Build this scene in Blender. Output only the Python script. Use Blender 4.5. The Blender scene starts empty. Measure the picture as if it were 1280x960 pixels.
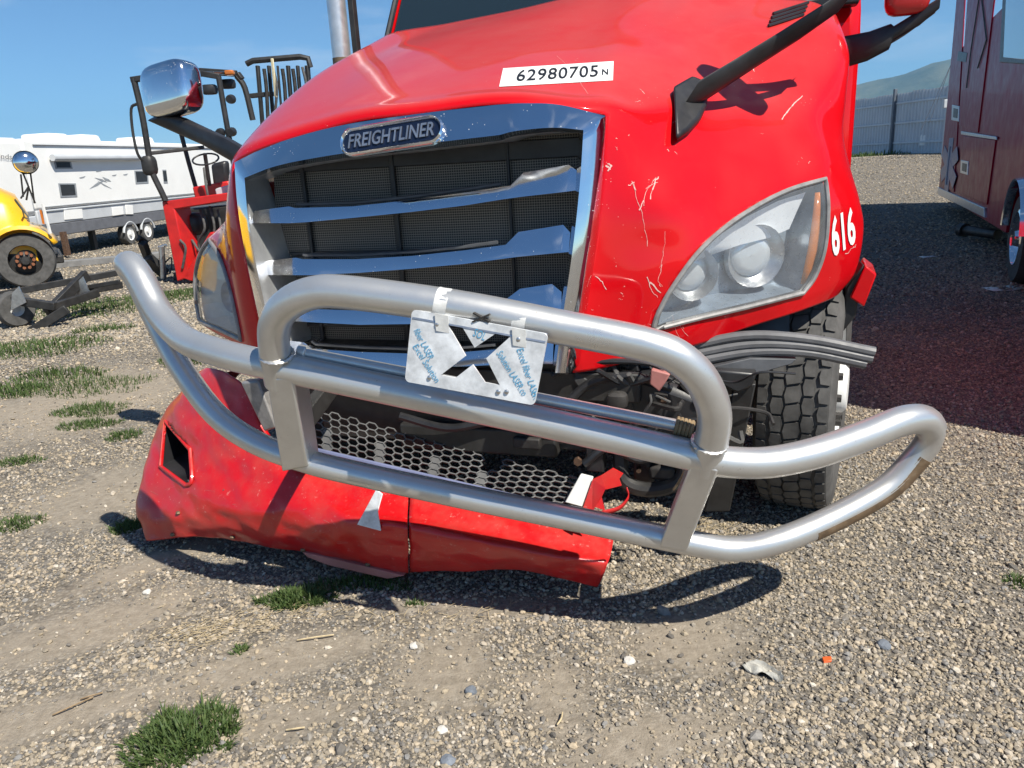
import bpy, bmesh, math, random
from mathutils import Vector, Matrix, noise
from mathutils.bvhtree import BVHTree
import numpy as np

random.seed(7)
rng = np.random.default_rng(7)
scn = bpy.context.scene
col = scn.collection
RAD = math.radians

# ------------------------------------------------------------------ camera
CAM_H, PITCH, ROLL, FPX = 1.5, 16.2, -3.2, 961.0
cam_data = bpy.data.cameras.new('camera')
cam = bpy.data.objects.new('camera', cam_data)
col.objects.link(cam)
CROT = Matrix.Rotation(RAD(90 - PITCH), 3, 'X') @ Matrix.Rotation(RAD(ROLL), 3, 'Z')
CAMP = Vector((0, 0, CAM_H))
cam.matrix_world = Matrix.Translation(CAMP) @ CROT.to_4x4()
cam_data.sensor_fit = 'HORIZONTAL'
cam_data.sensor_width = 36
cam_data.lens = FPX / 1280 * 36
cam_data.clip_start = 0.05
cam_data.clip_end = 20000
scn.camera = cam

# ------------------------------------------------------------------ world and sun
SUN = Vector((0.54, -0.60, 1.0)).normalized()      # towards the sun
world = bpy.data.worlds.new('World')
scn.world = world
world.use_nodes = True
wn, wl = world.node_tree.nodes, world.node_tree.links
wn.clear()
sky = wn.new('ShaderNodeTexSky')
sky.sky_type = 'NISHITA'
sky.sun_disc = False
sky.sun_elevation = math.asin(SUN.z)
sky.sun_rotation = math.atan2(SUN.x, SUN.y)
sky.altitude = 1800
sky.air_density = 1.0
sky.dust_density = 0.1
sky.ozone_density = 4.0
wb = wn.new('ShaderNodeBackground')
wb.inputs['Strength'].default_value = 0.078
wo = wn.new('ShaderNodeOutputWorld')
# thin high wisps of cloud, all round the sky
wtc = wn.new('ShaderNodeTexCoord')
wmap = wn.new('ShaderNodeMapping')
wmap.inputs['Scale'].default_value = (2.2, 2.2, 11.0)
wnz = wn.new('ShaderNodeTexNoise')
wnz.inputs['Scale'].default_value = 1.6
wnz.inputs['Detail'].default_value = 7
wnz.inputs['Roughness'].default_value = 0.55
wrp = wn.new('ShaderNodeValToRGB')
wrp.color_ramp.elements[0].position = 0.56
wrp.color_ramp.elements[0].color = (0, 0, 0, 1)
wrp.color_ramp.elements[1].position = 0.85
wrp.color_ramp.elements[1].color = (0.55, 0.55, 0.55, 1)
wmx = wn.new('ShaderNodeMixRGB')
wmx.inputs['Color2'].default_value = (8.5, 8.8, 9.2, 1)
wl.new(wtc.outputs['Generated'], wmap.inputs['Vector'])
wl.new(wmap.outputs['Vector'], wnz.inputs['Vector'])
wl.new(wnz.outputs['Fac'], wrp.inputs['Fac'])
wl.new(wrp.outputs['Color'], wmx.inputs['Fac'])
wtint = wn.new('ShaderNodeMixRGB'); wtint.blend_type = 'MULTIPLY'; wtint.inputs[0].default_value = 1.0
wtint.inputs['Color2'].default_value = (0.80, 0.98, 1.06, 1)       # deep mountain-air blue
wl.new(sky.outputs['Color'], wtint.inputs['Color1'])
wl.new(wtint.outputs['Color'], wmx.inputs['Color1'])
wl.new(wmx.outputs['Color'], wb.inputs['Color'])
wl.new(wb.outputs['Background'], wo.inputs['Surface'])

sun_data = bpy.data.lights.new('sun', 'SUN')
sun_data.energy = 5.0
sun_data.angle = RAD(0.53)
sun_data.color = (1.0, 0.945, 0.84)
sun = bpy.data.objects.new('sun', sun_data)
col.objects.link(sun)
sun.rotation_euler = (-SUN).to_track_quat('-Z', 'Y').to_euler()
sun.location = (8, -6, 12)

scn.view_settings.view_transform = 'Standard'
scn.view_settings.look = 'None'
scn.view_settings.gamma = 1
scn.view_settings.exposure = 0.52
scn.view_settings.use_curve_mapping = False

# ------------------------------------------------------------------ placing helpers
def ray(px, py):
    return CROT @ Vector(((px - 640) / FPX, -(py - 480) / FPX, -1.0))
def at(px, py, Y):
    d = ray(px, py); return CAMP + d * (Y / d.y)
def onz(px, py, z=0.0):
    d = ray(px, py); return CAMP + d * ((z - CAM_H) / d.z)
def onplane(px, py, p0, n):
    d = ray(px, py); return CAMP + d * ((p0 - CAMP).dot(n) / d.dot(n))
YAW = RAD(18)
EX = Vector((math.cos(YAW), -math.sin(YAW), 0)); EY = Vector((math.sin(YAW), math.cos(YAW), 0)); EZ = Vector((0, 0, 1))
TO = at(525, 310, 2.55); TO.z = 0
def tw(x, y, z):
    return TO + EX * x + EY * y + EZ * z
def T(px, py, y):
    return onplane(px, py, TO + EY * y, EY)
def TX(px, py, x):
    return onplane(px, py, TO + EX * x, EX)
def w2t(p):
    q = p - TO; return Vector((q.dot(EX), q.dot(EY), q.z))

def ground_z(x, y):
    def ss(a, b, v):
        t = min(1, max(0, (v - a) / (b - a))); return t * t * (3 - 2 * t)
    h = 0.82 * ss(13, 33, y) * ss(3, 11, x)
    if y < 14:
        h += 0.012 * noise.noise(Vector((x * 0.9, y * 0.9, 0))) + 0.006 * noise.noise(Vector((x * 2.7, y * 2.7, 4)))
    return h

# ------------------------------------------------------------------ mesh builder
def crom(p, sub):
    """Catmull-Rom through a list of vectors"""
    p = [Vector(a) for a in p]
    if len(p) < 3: return p
    out = []
    n = len(p)
    for i in range(n - 1):
        a = p[i - 1] if i else p[0] * 2 - p[1]
        b, c = p[i], p[i + 1]
        d = p[i + 2] if i + 2 < n else p[-1] * 2 - p[-2]
        for k in range(sub):
            t = k / sub
            out.append(0.5 * ((2 * b) + (c - a) * t + (2 * a - 5 * b + 4 * c - d) * t * t + (3 * b - a - 3 * c + d) * t ** 3))
    out.append(p[-1])
    return out

def fillet(p, rad, seg=6):
    """polyline with rounded corners"""
    p = [Vector(a) for a in p]
    out = [p[0]]
    for i in range(1, len(p) - 1):
        a, b, c = p[i - 1], p[i], p[i + 1]
        u, v = (a - b), (c - b)
        r = min(rad, u.length * 0.48, v.length * 0.48)
        s, e = b + u.normalized() * r, b + v.normalized() * r
        for k in range(seg + 1):
            t = k / seg
            out.append(s * (1 - t) ** 2 + b * 2 * t * (1 - t) + e * t * t)
    out.append(p[-1])
    return out

class MB:
    def __init__(self):
        self.v, self.f = [], []
    def add(self, vs, fs):
        o = len(self.v)
        self.v += [Vector(a) for a in vs]
        self.f += [tuple(i + o for i in f) for f in fs]
        return self
    def box(self, c, s, X=None, Y=None, Z=None):
        c = Vector(c); X = X or Vector((1, 0, 0)); Y = Y or Vector((0, 1, 0)); Z = Z or Vector((0, 0, 1))
        vs = [c + X * (a * s[0] / 2) + Y * (b * s[1] / 2) + Z * (d * s[2] / 2) for a in (-1, 1) for b in (-1, 1) for d in (-1, 1)]
        return self.add(vs, [(0, 1, 3, 2), (4, 6, 7, 5), (0, 4, 5, 1), (2, 3, 7, 6), (0, 2, 6, 4), (1, 5, 7, 3)])
    def bar(self, a, b, w, h, up=Vector((0, 0, 1))):
        """rectangular bar from a to b"""
        a, b = Vector(a), Vector(b)
        d = (b - a); L = d.length; d.normalize()
        s = d.cross(up)
        if s.length < 1e-4: s = d.cross(Vector((1, 0, 0)))
        s.normalize(); u = s.cross(d)
        return self.box((a + b) / 2, (L, w, h), d, s, u)
    def prism(self, poly, off):
        """flat polygon given thickness along off"""
        n = len(poly); off = Vector(off)
        vs = [Vector(p) for p in poly] + [Vector(p) + off for p in poly]
        return self.add(vs, [tuple(range(n)), tuple(range(2 * n - 1, n - 1, -1))] + [(i, i + n, (i + 1) % n + n, (i + 1) % n) for i in range(n)])
    def grid(self, rows, closed_u=False):
        n, m = len(rows), len(rows[0])
        vs = [p for r in rows for p in r]
        fs = []
        for i in range(n - 1):
            for j in range(m if closed_u else m - 1):
                k = (j + 1) % m
                fs.append((i * m + j, i * m + k, (i + 1) * m + k, (i + 1) * m + j))
        return self.add(vs, fs)
    def tube(self, pts, r, seg=14, caps=True, closed=False, flat=None):
        """round tube through points; r number or list"""
        pts = [Vector(p) for p in pts]
        n = len(pts)
        rows = []
        prev = None
        for i, p in enumerate(pts):
            if closed: t = pts[(i + 1) % n] - pts[i - 1]
            else: t = pts[min(i + 1, n - 1)] - pts[max(i - 1, 0)]
            t.normalize()
            if prev is None:
                a = Vector((0, 0, 1)) if abs(t.z) < 0.9 else Vector((1, 0, 0))
                u = (a - t * a.dot(t)).normalized()
            else:
                u = (prev - t * prev.dot(t)).normalized()
            prev = u
            w = t.cross(u)
            rr = r[i] if isinstance(r, (list, tuple)) else r
            rows.append([p + (u * math.cos(2 * math.pi * k / seg) + w * math.sin(2 * math.pi * k / seg)) * rr for k in range(seg)])
        if closed: rows.append(rows[0])
        o = len(self.v)
        self.grid(rows, closed_u=True)
        if caps and not closed:
            self.f.append(tuple(o + k for k in range(seg)))
            self.f.append(tuple(o + (n - 1) * seg + k for k in range(seg - 1, -1, -1)))
        return self
    def cyl(self, a, b, r, r2=None, seg=16):
        return self.tube([a, b], [r, r if r2 is None else r2], seg)
    def lathe(self, prof, c, axis, seg=32, arc=None):
        """profile [(radius, along)] about axis at c"""
        axis = Vector(axis).normalized(); c = Vector(c)
        a = Vector((0, 0, 1)) if abs(axis.z) < 0.9 else Vector((1, 0, 0))
        u = (a - axis * a.dot(axis)).normalized(); w = axis.cross(u)
        rows = [[c + axis * z + (u * math.cos(2 * math.pi * k / seg) + w * math.sin(2 * math.pi * k / seg)) * r for k in range(seg)] for r, z in prof]
        return self.grid(rows, closed_u=True)
    def ball(self, c, r, seg=14, sc=(1, 1, 1), X=None, Y=None, Z=None):
        c = Vector(c); X = X or Vector((1, 0, 0)); Y = Y or Vector((0, 1, 0)); Z = Z or Vector((0, 0, 1))
        rows = []
        for i in range(seg // 2 + 1):
            ph = math.pi * i / (seg // 2)
            rows.append([c + X * (r * sc[0] * math.sin(ph) * math.cos(2 * math.pi * k / seg)) + Y * (r * sc[1] * math.sin(ph) * math.sin(2 * math.pi * k / seg)) + Z * (r * sc[2] * math.cos(ph)) for k in range(seg)])
        return self.grid(rows, closed_u=True)
    def mesh(self, name, off=Vector((0, 0, 0)), weld=1e-5):
        me = bpy.data.meshes.new(name)
        me.from_pydata([tuple(p - off) for p in self.v], [], self.f)
        bm = bmesh.new(); bm.from_mesh(me)
        bmesh.ops.remove_doubles(bm, verts=bm.verts, dist=weld)
        bmesh.ops.recalc_face_normals(bm, faces=bm.faces)
        bm.to_mesh(me); bm.free()
        return me
    def build(self, name, mat, parent=None, smooth=35, bevel=0, solid=0, base=None, weld=1e-5):
        off = rootloc(parent) if parent else (Vector(base) if base is not None else Vector((0, 0, 0)))
        me = self.mesh(name, off, weld)
        ob = bpy.data.objects.new(name, me)
        col.objects.link(ob)
        if parent: ob.parent = parent
        else: ob.location = off
        me.materials.append(M[mat] if isinstance(mat, str) else mat)
        if smooth:
            me.shade_smooth()
            me.set_sharp_from_angle(angle=RAD(smooth))
        if solid:
            m = ob.modifiers.new('thickness', 'SOLIDIFY'); m.thickness = solid; m.offset = -1
        if bevel:
            m = ob.modifiers.new('edge', 'BEVEL'); m.width = bevel; m.segments = 2; m.limit_method = 'ANGLE'; m.angle_limit = RAD(40)
        return ob

def rootloc(o):
    while o.parent: o = o.parent
    return Vector(o.location)
def thing(name, label, cat, loc, group=None):
    o = bpy.data.objects.new(name, None)
    o.empty_display_size = 0.2
    col.objects.link(o); o.location = loc
    return tag(o, label, cat, group)
def tag(o, label=None, cat=None, group=None, kind=None):
    if label: o['label'] = label
    if cat: o['category'] = cat
    if group: o['group'] = group
    if kind: o['kind'] = kind
    return o
def copy_tree(o, parent=None):
    c = o.copy(); col.objects.link(c)
    if parent: c.parent = parent
    for ch in list(o.children): copy_tree(ch, c)
    return c

# ------------------------------------------------------------------ materials
M = {}
class NT:
    def __init__(self, name):
        self.m = bpy.data.materials.new(name); self.m.use_nodes = True
        self.n, self.l = self.m.node_tree.nodes, self.m.node_tree.links
        self.b = self.n['Principled BSDF']; self.out = self.n['Material Output']
        M[name] = self.m
    def node(self, t, **k):
        x = self.n.new('ShaderNode' + t)
        for a, b in k.items():
            if a in x.inputs: x.inputs[a].default_value = b
            else: setattr(x, a, b)
        return x
    def link(self, a, b): self.l.new(a, b)
    def pos(self):
        return self.node('NewGeometry').outputs['Position']
    def noise(self, scale, detail=4, rough=0.55, vec=None, dist=0.0):
        x = self.node('TexNoise', Scale=scale, Detail=detail, Roughness=rough, Distortion=dist)
        self.link(vec or self.pos(), x.inputs['Vector']); return x.outputs['Fac']
    def ramp(self, fac, stops):
        x = self.node('ValToRGB'); e = x.color_ramp.elements
        while len(e) < len(stops): e.new(0.5)
        for i, (p, c) in enumerate(stops):
            e[i].position = p; e[i].color = (c if len(c) == 4 else (*c, 1)) if isinstance(c, tuple) else (c, c, c, 1)
        self.link(fac, x.inputs['Fac']); return x.outputs['Color']
    def mix(self, fac, a, b, mode='MIX'):
        x = self.node('MixRGB', blend_type=mode)
        for s, v in ((0, fac), (1, a), (2, b)):
            if isinstance(v, (int, float)): x.inputs[s].default_value = v if s == 0 else (v, v, v, 1)
            elif isinstance(v, tuple): x.inputs[s].default_value = v if len(v) == 4 else (*v, 1)
            else: self.link(v, x.inputs[s])
        return x.outputs['Color']
    def set(self, **k):
        for a, v in k.items():
            i = self.b.inputs[a.replace('_', ' ')]
            if isinstance(v, tuple): i.default_value = v if len(v) == 4 else (*v, 1)
            elif isinstance(v, (int, float)): i.default_value = v
            else: self.link(v, i)
        return self
    def bump(self, h, strength, dist=0.01):
        x = self.node('Bump', Strength=strength, Distance=dist)
        self.link(h, x.inputs['Height']); self.link(x.outputs['Normal'], self.b.inputs['Normal']); return x

def simple(name, c, rough=0.5, metal=0.0, var=0.25, vs=6.0, bump=0.0, bs=60.0, coat=0.0, spec=0.5):
    t = NT(name)
    nz = t.noise(vs, 6, 0.6)
    dark = tuple(x * (1 - var) for x in c); lite = tuple(min(1, x * (1 + var * 0.6)) for x in c)
    t.set(Base_Color=t.ramp(nz, [(0.3, dark), (0.7, lite)]), Metallic=metal, Specular_IOR_Level=spec)
    t.set(Roughness=t.ramp(t.noise(vs * 2.7, 5), [(0.25, max(0.02, rough * 0.8)), (0.8, min(1, rough * 1.25))]))
    if coat: t.set(Coat_Weight=coat, Coat_Roughness=0.03)
    if bump: t.bump(t.noise(bs, 5), bump, 0.004)
    return t

# glossy red paint with dust, waviness and fine chips
t = NT('red_paint')
dust = t.noise(2.3, 7, 0.65)
fine = t.noise(45, 6, 0.7)
c = t.mix(t.ramp(dust, [(0.5, 0.0), (0.85, 0.08)]), (0.57, 0.002, 0.006), (0.50, 0.09, 0.07))
c = t.mix(t.ramp(fine, [(0.72, 0.0), (0.78, 0.4)]), c, (0.62, 0.22, 0.20))
gn = t.node('NewGeometry'); sx_ = t.node('SeparateXYZ'); t.link(gn.outputs['Normal'], sx_.inputs[0])
film = t.mix(1.0, t.ramp(sx_.outputs['Z'], [(0.55, 0.0), (0.95, 0.30)]), t.ramp(t.noise(3.0, 8, 0.7), [(0.25, 0.35), (0.8, 1.0)]), 'MULTIPLY')
c = t.mix(film, c, (0.46, 0.24, 0.20))
sp = t.node('TexVoronoi', Scale=70.0); t.link(t.pos(), sp.inputs['Vector'])
spot = t.mix(1.0, t.ramp(sp.outputs['Distance'], [(0.07, 1.0), (0.13, 0.0)]), t.ramp(t.noise(10, 4, 0.6), [(0.60, 0.0), (0.66, 1.0)]), 'MULTIPLY')
c = t.mix(spot, c, (0.60, 0.36, 0.32))
t.set(Base_Color=c, Roughness=0.5, Specular_IOR_Level=0.05, Coat_Weight=0.75)
t.set(Coat_Roughness=t.ramp(t.noise(5, 5), [(0.3, 0.03), (0.75, 0.075)]))
t.bump(t.noise(4.5, 2, 0.4), 0.10, 0.03)

# scuffed red plastic of the bumper
t = NT('red_plastic')
dust = t.noise(5, 8, 0.7); sc = t.node('TexWave', Scale=1.3, Distortion=9.0, Detail=4.0)
t.link(t.pos(), sc.inputs['Vector'])
c = t.mix(t.ramp(dust, [(0.40, 0.0), (0.70, 0.5)]), (0.53, 0.006, 0.009), (0.38, 0.085, 0.06))
c = t.mix(t.ramp(t.noise(38, 8, 0.8), [(0.60, 0.0), (0.68, 0.6)]), c, (0.66, 0.34, 0.30))
t.set(Base_Color=c, Roughness=t.ramp(dust, [(0.3, 0.28), (0.7, 0.5)]), Coat_Weight=0.35, Coat_Roughness=0.12)
t.bump(t.noise(9, 5, 0.5), 0.18, 0.02)

t = NT('chrome')
sp = t.node('TexVoronoi', Scale=95.0); t.link(t.pos(), sp.inputs['Vector'])
fil = t.noise(14, 4, 0.6)
spot = t.mix(1.0, t.ramp(sp.outputs['Distance'], [(0.10, 1.0), (0.17, 0.0)]), t.ramp(fil, [(0.55, 0.0), (0.62, 1.0)]), 'MULTIPLY')
c = t.mix(spot, (0.80, 0.82, 0.84), (0.70, 0.69, 0.66))
t.set(Base_Color=c, Metallic=t.ramp(spot, [(0.0, 1.0), (1.0, 0.2)]))
t.set(Roughness=t.mix(spot, t.ramp(t.noise(8, 6), [(0.35, 0.055), (0.8, 0.16)]), 0.6))
t.bump(t.noise(3.2, 3, 0.5), 0.07, 0.03)

t = NT('silver_tube')
d = t.noise(7, 7, 0.65)
c = t.mix(t.ramp(d, [(0.40, 0.0), (0.75, 0.55)]), (0.66, 0.66, 0.645), (0.50, 0.48, 0.45))
c = t.mix(t.ramp(t.noise(70, 6, 0.8), [(0.64, 0.0), (0.71, 0.75)]), c, (0.22, 0.19, 0.16))
t.set(Base_Color=c, Metallic=0.74, Roughness=t.ramp(d, [(0.3, 0.27), (0.75, 0.45)]))
t.bump(t.noise(120, 4), 0.05, 0.002)

t = NT('bare_rusty_steel')
d = t.noise(22, 7, 0.7)
t.set(Base_Color=t.ramp(d, [(0.3, (0.10, 0.07, 0.045)), (0.6, (0.22, 0.15, 0.09)), (0.8, (0.30, 0.24, 0.17))]), Metallic=0.5, Roughness=0.62)
t.bump(d, 0.2, 0.004)

simple('black_plastic', (0.022, 0.022, 0.024), 0.42, var=0.5, vs=9, bump=0.08, bs=150)
simple('grey_plastic', (0.075, 0.078, 0.085), 0.5, var=0.4, vs=10, bump=0.08, bs=90)
simple('black_steel', (0.028, 0.027, 0.026), 0.5, var=0.5, vs=12, bump=0.12, bs=60)
simple('dark_iron', (0.045, 0.042, 0.040), 0.65, metal=0.3, var=0.6, vs=14, bump=0.2, bs=40)
simple('rust', (0.10, 0.055, 0.032), 0.8, var=0.6, vs=25, bump=0.3, bs=60)
simple('pink_primer', (0.42, 0.17, 0.15), 0.6, var=0.3)
simple('rubber', (0.085, 0.083, 0.08), 0.78, var=0.45, vs=14, bump=0.12, bs=80)
simple('grey_hose', (0.12, 0.12, 0.125), 0.5, var=0.35, vs=10, bump=0.05)
simple('aluminium', (0.62, 0.62, 0.62), 0.32, metal=0.9, var=0.25, vs=20, bump=0.08, bs=80)
simple('satin_chrome', (0.70, 0.71, 0.72), 0.38, metal=0.75, var=0.2, vs=9)
simple('white_metal', (0.72, 0.72, 0.70), 0.4, var=0.12, vs=8)
simple('film_white', (0.66, 0.68, 0.70), 0.28, var=0.35, vs=22, bump=0.15, bs=45)
simple('tape_white', (0.62, 0.62, 0.60), 0.45, var=0.2, vs=30, bump=0.2, bs=60)
simple('print_blue', (0.09, 0.36, 0.58), 0.4, var=0.1)
simple('print_black', (0.012, 0.012, 0.014), 0.45, var=0.1)
simple('sticker_white', (0.78, 0.78, 0.76), 0.4, var=0.06, vs=40)
simple('badge_blue', (0.008, 0.014, 0.035), 0.2, var=0.2)
simple('rope', (0.28, 0.20, 0.11), 0.9, var=0.4, vs=80, bump=0.3, bs=200)
simple('scratch', (0.72, 0.42, 0.38), 0.6, var=0.3, vs=60)
simple('scuff_red', (0.52, 0.16, 0.14), 0.6, var=0.4, vs=60)
simple('scuff_dark', (0.10, 0.02, 0.02), 0.6, var=0.3)
simple('amber', (0.50, 0.14, 0.012), 0.18, var=0.2, vs=40, coat=0.5)
simple('rv_white', (0.80, 0.80, 0.78), 0.35, var=0.05, vs=2)
simple('rv_grey', (0.50, 0.52, 0.54), 0.45, var=0.1, vs=3)
simple('rv_dark', (0.13, 0.135, 0.15), 0.5, var=0.2)
simple('blind_grey', (0.28, 0.30, 0.32), 0.3, var=0.15)
simple('bus_yellow', (0.82, 0.44, 0.015), 0.3, var=0.12, vs=3, coat=0.4)
simple('lift_red', (0.55, 0.016, 0.014), 0.35, var=0.25, vs=5, coat=0.3)
simple('amb_red', (0.25, 0.004, 0.028), 0.40, var=0.1, vs=2, coat=0.07, spec=0.12)
simple('amb_stripe', (0.40, 0.28, 0.24), 0.3, var=0.15)
simple('star_blue', (0.03, 0.07, 0.22), 0.35, var=0.2)
simple('rust_nut', (0.30, 0.12, 0.06), 0.6, metal=0.4, var=0.4, vs=40)
simple('wood_strap', (0.70, 0.62, 0.40), 0.7, var=0.2, vs=20)
simple('fence_metal', (0.50, 0.55, 0.60), 0.45, metal=0.1, var=0.12, vs=0.8)
simple('fence_post', (0.13, 0.15, 0.18), 0.5, metal=0.3, var=0.2)
simple('paper', (0.72, 0.72, 0.70), 0.7, var=0.1)
simple('rag', (0.42, 0.41, 0.37), 0.95, var=0.3, vs=40, bump=0.4, bs=120)
simple('orange_plastic', (0.75, 0.13, 0.03), 0.4, var=0.2)
simple('twig', (0.24, 0.17, 0.10), 0.9, var=0.4, vs=60)
simple('straw', (0.50, 0.40, 0.24), 0.9, var=0.3, vs=60)
simple('beam_grey', (0.20, 0.20, 0.20), 0.7, var=0.3)
simple('dark_pane', (0.035, 0.04, 0.045), 0.12, var=0.2)
simple('window_sky', (0.05, 0.09, 0.12), 0.08, var=0.2, coat=0.8)
simple('tyre_dark', (0.035, 0.035, 0.036), 0.75, var=0.4, vs=10)
simple('stone_pale', (0.58, 0.55, 0.50), 0.85, var=0.2, vs=40, bump=0.2)
simple('stone_blue', (0.17, 0.19, 0.22), 0.85, var=0.3, vs=40, bump=0.2)
simple('mirror_body_red', (0.42, 0.01, 0.012), 0.25, var=0.1, coat=0.6)

t = NT('grass')
oi = t.node('ObjectInfo')
nz = t.noise(55, 4, 0.7)
t.set(Base_Color=t.ramp(nz, [(0.30, (0.038, 0.072, 0.020)), (0.55, (0.08, 0.125, 0.036)), (0.8, (0.19, 0.19, 0.075))]), Roughness=0.6, Specular_IOR_Level=0.3)
tr = t.node('BsdfTranslucent'); tr.inputs['Color'].default_value = (0.11, 0.18, 0.045, 1)
ms = t.node('MixShader', Fac=0.25)
t.link(t.b.outputs[0], ms.inputs[1]); t.link(tr.outputs[0], ms.inputs[2]); t.link(ms.outputs[0], t.out.inputs['Surface'])

# fine wire bug screen in front of the radiator
t = NT('bug_screen')
mp = t.node('Mapping'); tc = t.node('TexCoord')
bk = t.node('TexBrick', Scale=1.0); bk.offset = 0.0
bk.inputs['Color1'].default_value = (0.010, 0.010, 0.011, 1); bk.inputs['Color2'].default_value = (0.014, 0.014, 0.015, 1)
bk.inputs['Mortar'].default_value = (0.20, 0.185, 0.16, 1)
bk.inputs['Mortar Size'].default_value = 0.0012; bk.inputs['Brick Width'].default_value = 0.0085; bk.inputs['Row Height'].default_value = 0.0085
t.link(tc.outputs['UV'], bk.inputs['Vector'])
c = t.mix(t.ramp(t.noise(60, 5, 0.7), [(0.66, 0.0), (0.72, 0.7)]), bk.outputs['Color'], (0.25, 0.24, 0.21))
t.set(Base_Color=c, Roughness=0.6)

def glass(name, tint, refl_rough=0.03, base_refl=0.04, fac_scale=1.0):
    t = NT(name)
    tr = t.node('BsdfTransparent'); tr.inputs['Color'].default_value = (*tint, 1)
    gl = t.node('BsdfGlossy'); gl.inputs['Roughness'].default_value = refl_rough; gl.inputs['Color'].default_value = (0.95, 0.95, 0.95, 1)
    fr = t.node('Fresnel', IOR=1.5)
    mx = t.node('MixShader')
    t.link(fr.outputs[0], mx.inputs[0]); t.link(tr.outputs[0], mx.inputs[1]); t.link(gl.outputs[0], mx.inputs[2])
    t.link(mx.outputs[0], t.out.inputs['Surface'])
    return t
glass('clear_lens', (0.86, 0.89, 0.90), 0.06)
glass('dark_glass', (0.10, 0.13, 0.14), 0.02)
t = NT('cloudy_lens')          # weathered polycarbonate
tr = t.node('BsdfTransparent'); tr.inputs['Color'].default_value = (0.93, 0.95, 0.96, 1)
t.set(Base_Color=(0.75, 0.78, 0.81), Roughness=0.12, Specular_IOR_Level=0.6)
mx = t.node('MixShader')
gl = t.node('BsdfGlossy'); gl.inputs['Roughness'].default_value = 0.04
fr = t.node('LayerWeight', Blend=0.5); m0 = t.node('MixShader')
t.link(t.ramp(fr.outputs['Facing'], [(0.35, 0.04), (0.75, 0.16), (1.0, 0.85)]), m0.inputs[0]); t.link(tr.outputs[0], m0.inputs[1]); t.link(gl.outputs[0], m0.inputs[2])
t.link(t.ramp(t.noise(9, 6), [(0.3, 0.07), (0.8, 0.18)]), mx.inputs[0]); t.link(m0.outputs[0], mx.inputs[1]); t.link(t.b.outputs[0], mx.inputs[2])
t.link(mx.outputs[0], t.out.inputs['Surface'])

# gravel yard
t = NT('gravel_ground')
pos = t.pos()
at_d = t.node('Attribute'); at_d.attribute_name = 'dirt'
def pebbles(scale, dk):
    wv = t.node('TexNoise', Scale=scale * 0.8, Detail=2.0); t.link(pos, wv.inputs['Vector'])
    ad = t.node('VectorMath', operation='MULTIPLY_ADD'); t.link(wv.outputs['Color'], ad.inputs[0]); ad.inputs[1].default_value = (0.6 / scale,) * 3; t.link(pos, ad.inputs[2])
    v = t.node('TexVoronoi', Scale=scale, Randomness=1.0); t.link(ad.outputs[0], v.inputs['Vector'])
    sep = t.node('SeparateColor'); t.link(v.outputs['Color'], sep.inputs[0])
    colr = t.ramp(sep.outputs[0], [(0.0, (0.13, 0.12, 0.105)), (0.2, (0.24, 0.215, 0.175)), (0.45, (0.33, 0.295, 0.235)), (0.62, (0.19, 0.195, 0.20)), (0.8, (0.42, 0.37, 0.29)), (1.0, (0.56, 0.52, 0.45))])
    edge = t.ramp(v.outputs['Distance'], [(0.25, 1.0), (0.62, dk)])
    return t.mix(1.0, colr, edge, 'MULTIPLY'), v.outputs['Distance']
ca, ha = pebbles(62, 0.5)
cb, hb = pebbles(120, 0.6)
big = t.noise(0.5, 5, 0.6)
cc, hc = pebbles(26, 0.45)
ca = t.mix(t.ramp(t.noise(1.7, 5), [(0.40, 0.15), (0.65, 0.75)]), ca, cc)
cg = t.mix(t.ramp(t.noise(3.1, 4), [(0.42, 0.0), (0.6, 1.0)]), ca, cb)
n2 = t.noise(24, 8, 0.72)
cd = t.ramp(n2, [(0.25, (0.20, 0.17, 0.13)), (0.5, (0.29, 0.25, 0.198)), (0.75, (0.39, 0.345, 0.28))])
dm = t.mix(0.5, at_d.outputs['Fac'], t.noise(4.0, 8, 0.75))
dmr = t.ramp(dm, [(0.40, 0.0), (0.66, 0.9)])
c = t.mix(dmr, cg, cd)
c = t.mix(0.30, c, t.ramp(big, [(0.3, (0.36, 0.36, 0.36)), (0.7, (0.66, 0.62, 0.57))]), 'OVERLAY')
t.set(Base_Color=t.mix(t.ramp(dmr, [(0.0, 1.0), (0.8, 0.0)]), c, t.mix(1.0, c, (0.80, 0.79, 0.79), 'MULTIPLY')), Roughness=0.92, Specular_IOR_Level=0.25)  # stony areas darkened: shade in the gaps between stones, put into the colour
hh = t.mix(dmr, t.mix(0.35, t.mix(0.35, ha, hb), hc), n2)
inv = t.node('Invert'); t.link(hh, inv.inputs['Color'])
t.bump(inv.outputs[0], 0.85, 0.014)

t = NT('gravel_stone')
oi = t.node('ObjectInfo')
c = t.ramp(oi.outputs['Random'], [(0.0, (0.105, 0.10, 0.095)), (0.16, (0.20, 0.19, 0.18)), (0.34, (0.31, 0.27, 0.21)), (0.52, (0.36, 0.315, 0.245)), (0.66, (0.22, 0.225, 0.235)), (0.80, (0.42, 0.355, 0.265)), (0.95, (0.43, 0.39, 0.335)), (1.0, (0.54, 0.51, 0.46))])
c = t.mix(0.5, c, t.ramp(t.noise(70, 5, 0.7), [(0.3, 0.36), (0.7, 0.64)]), 'OVERLAY')
c = t.mix(1.0, c, (1.0, 0.955, 0.885), 'MULTIPLY')
t.set(Base_Color=c, Roughness=0.88, Specular_IOR_Level=0.3)
t.bump(t.noise(160, 3), 0.3, 0.003)

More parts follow.
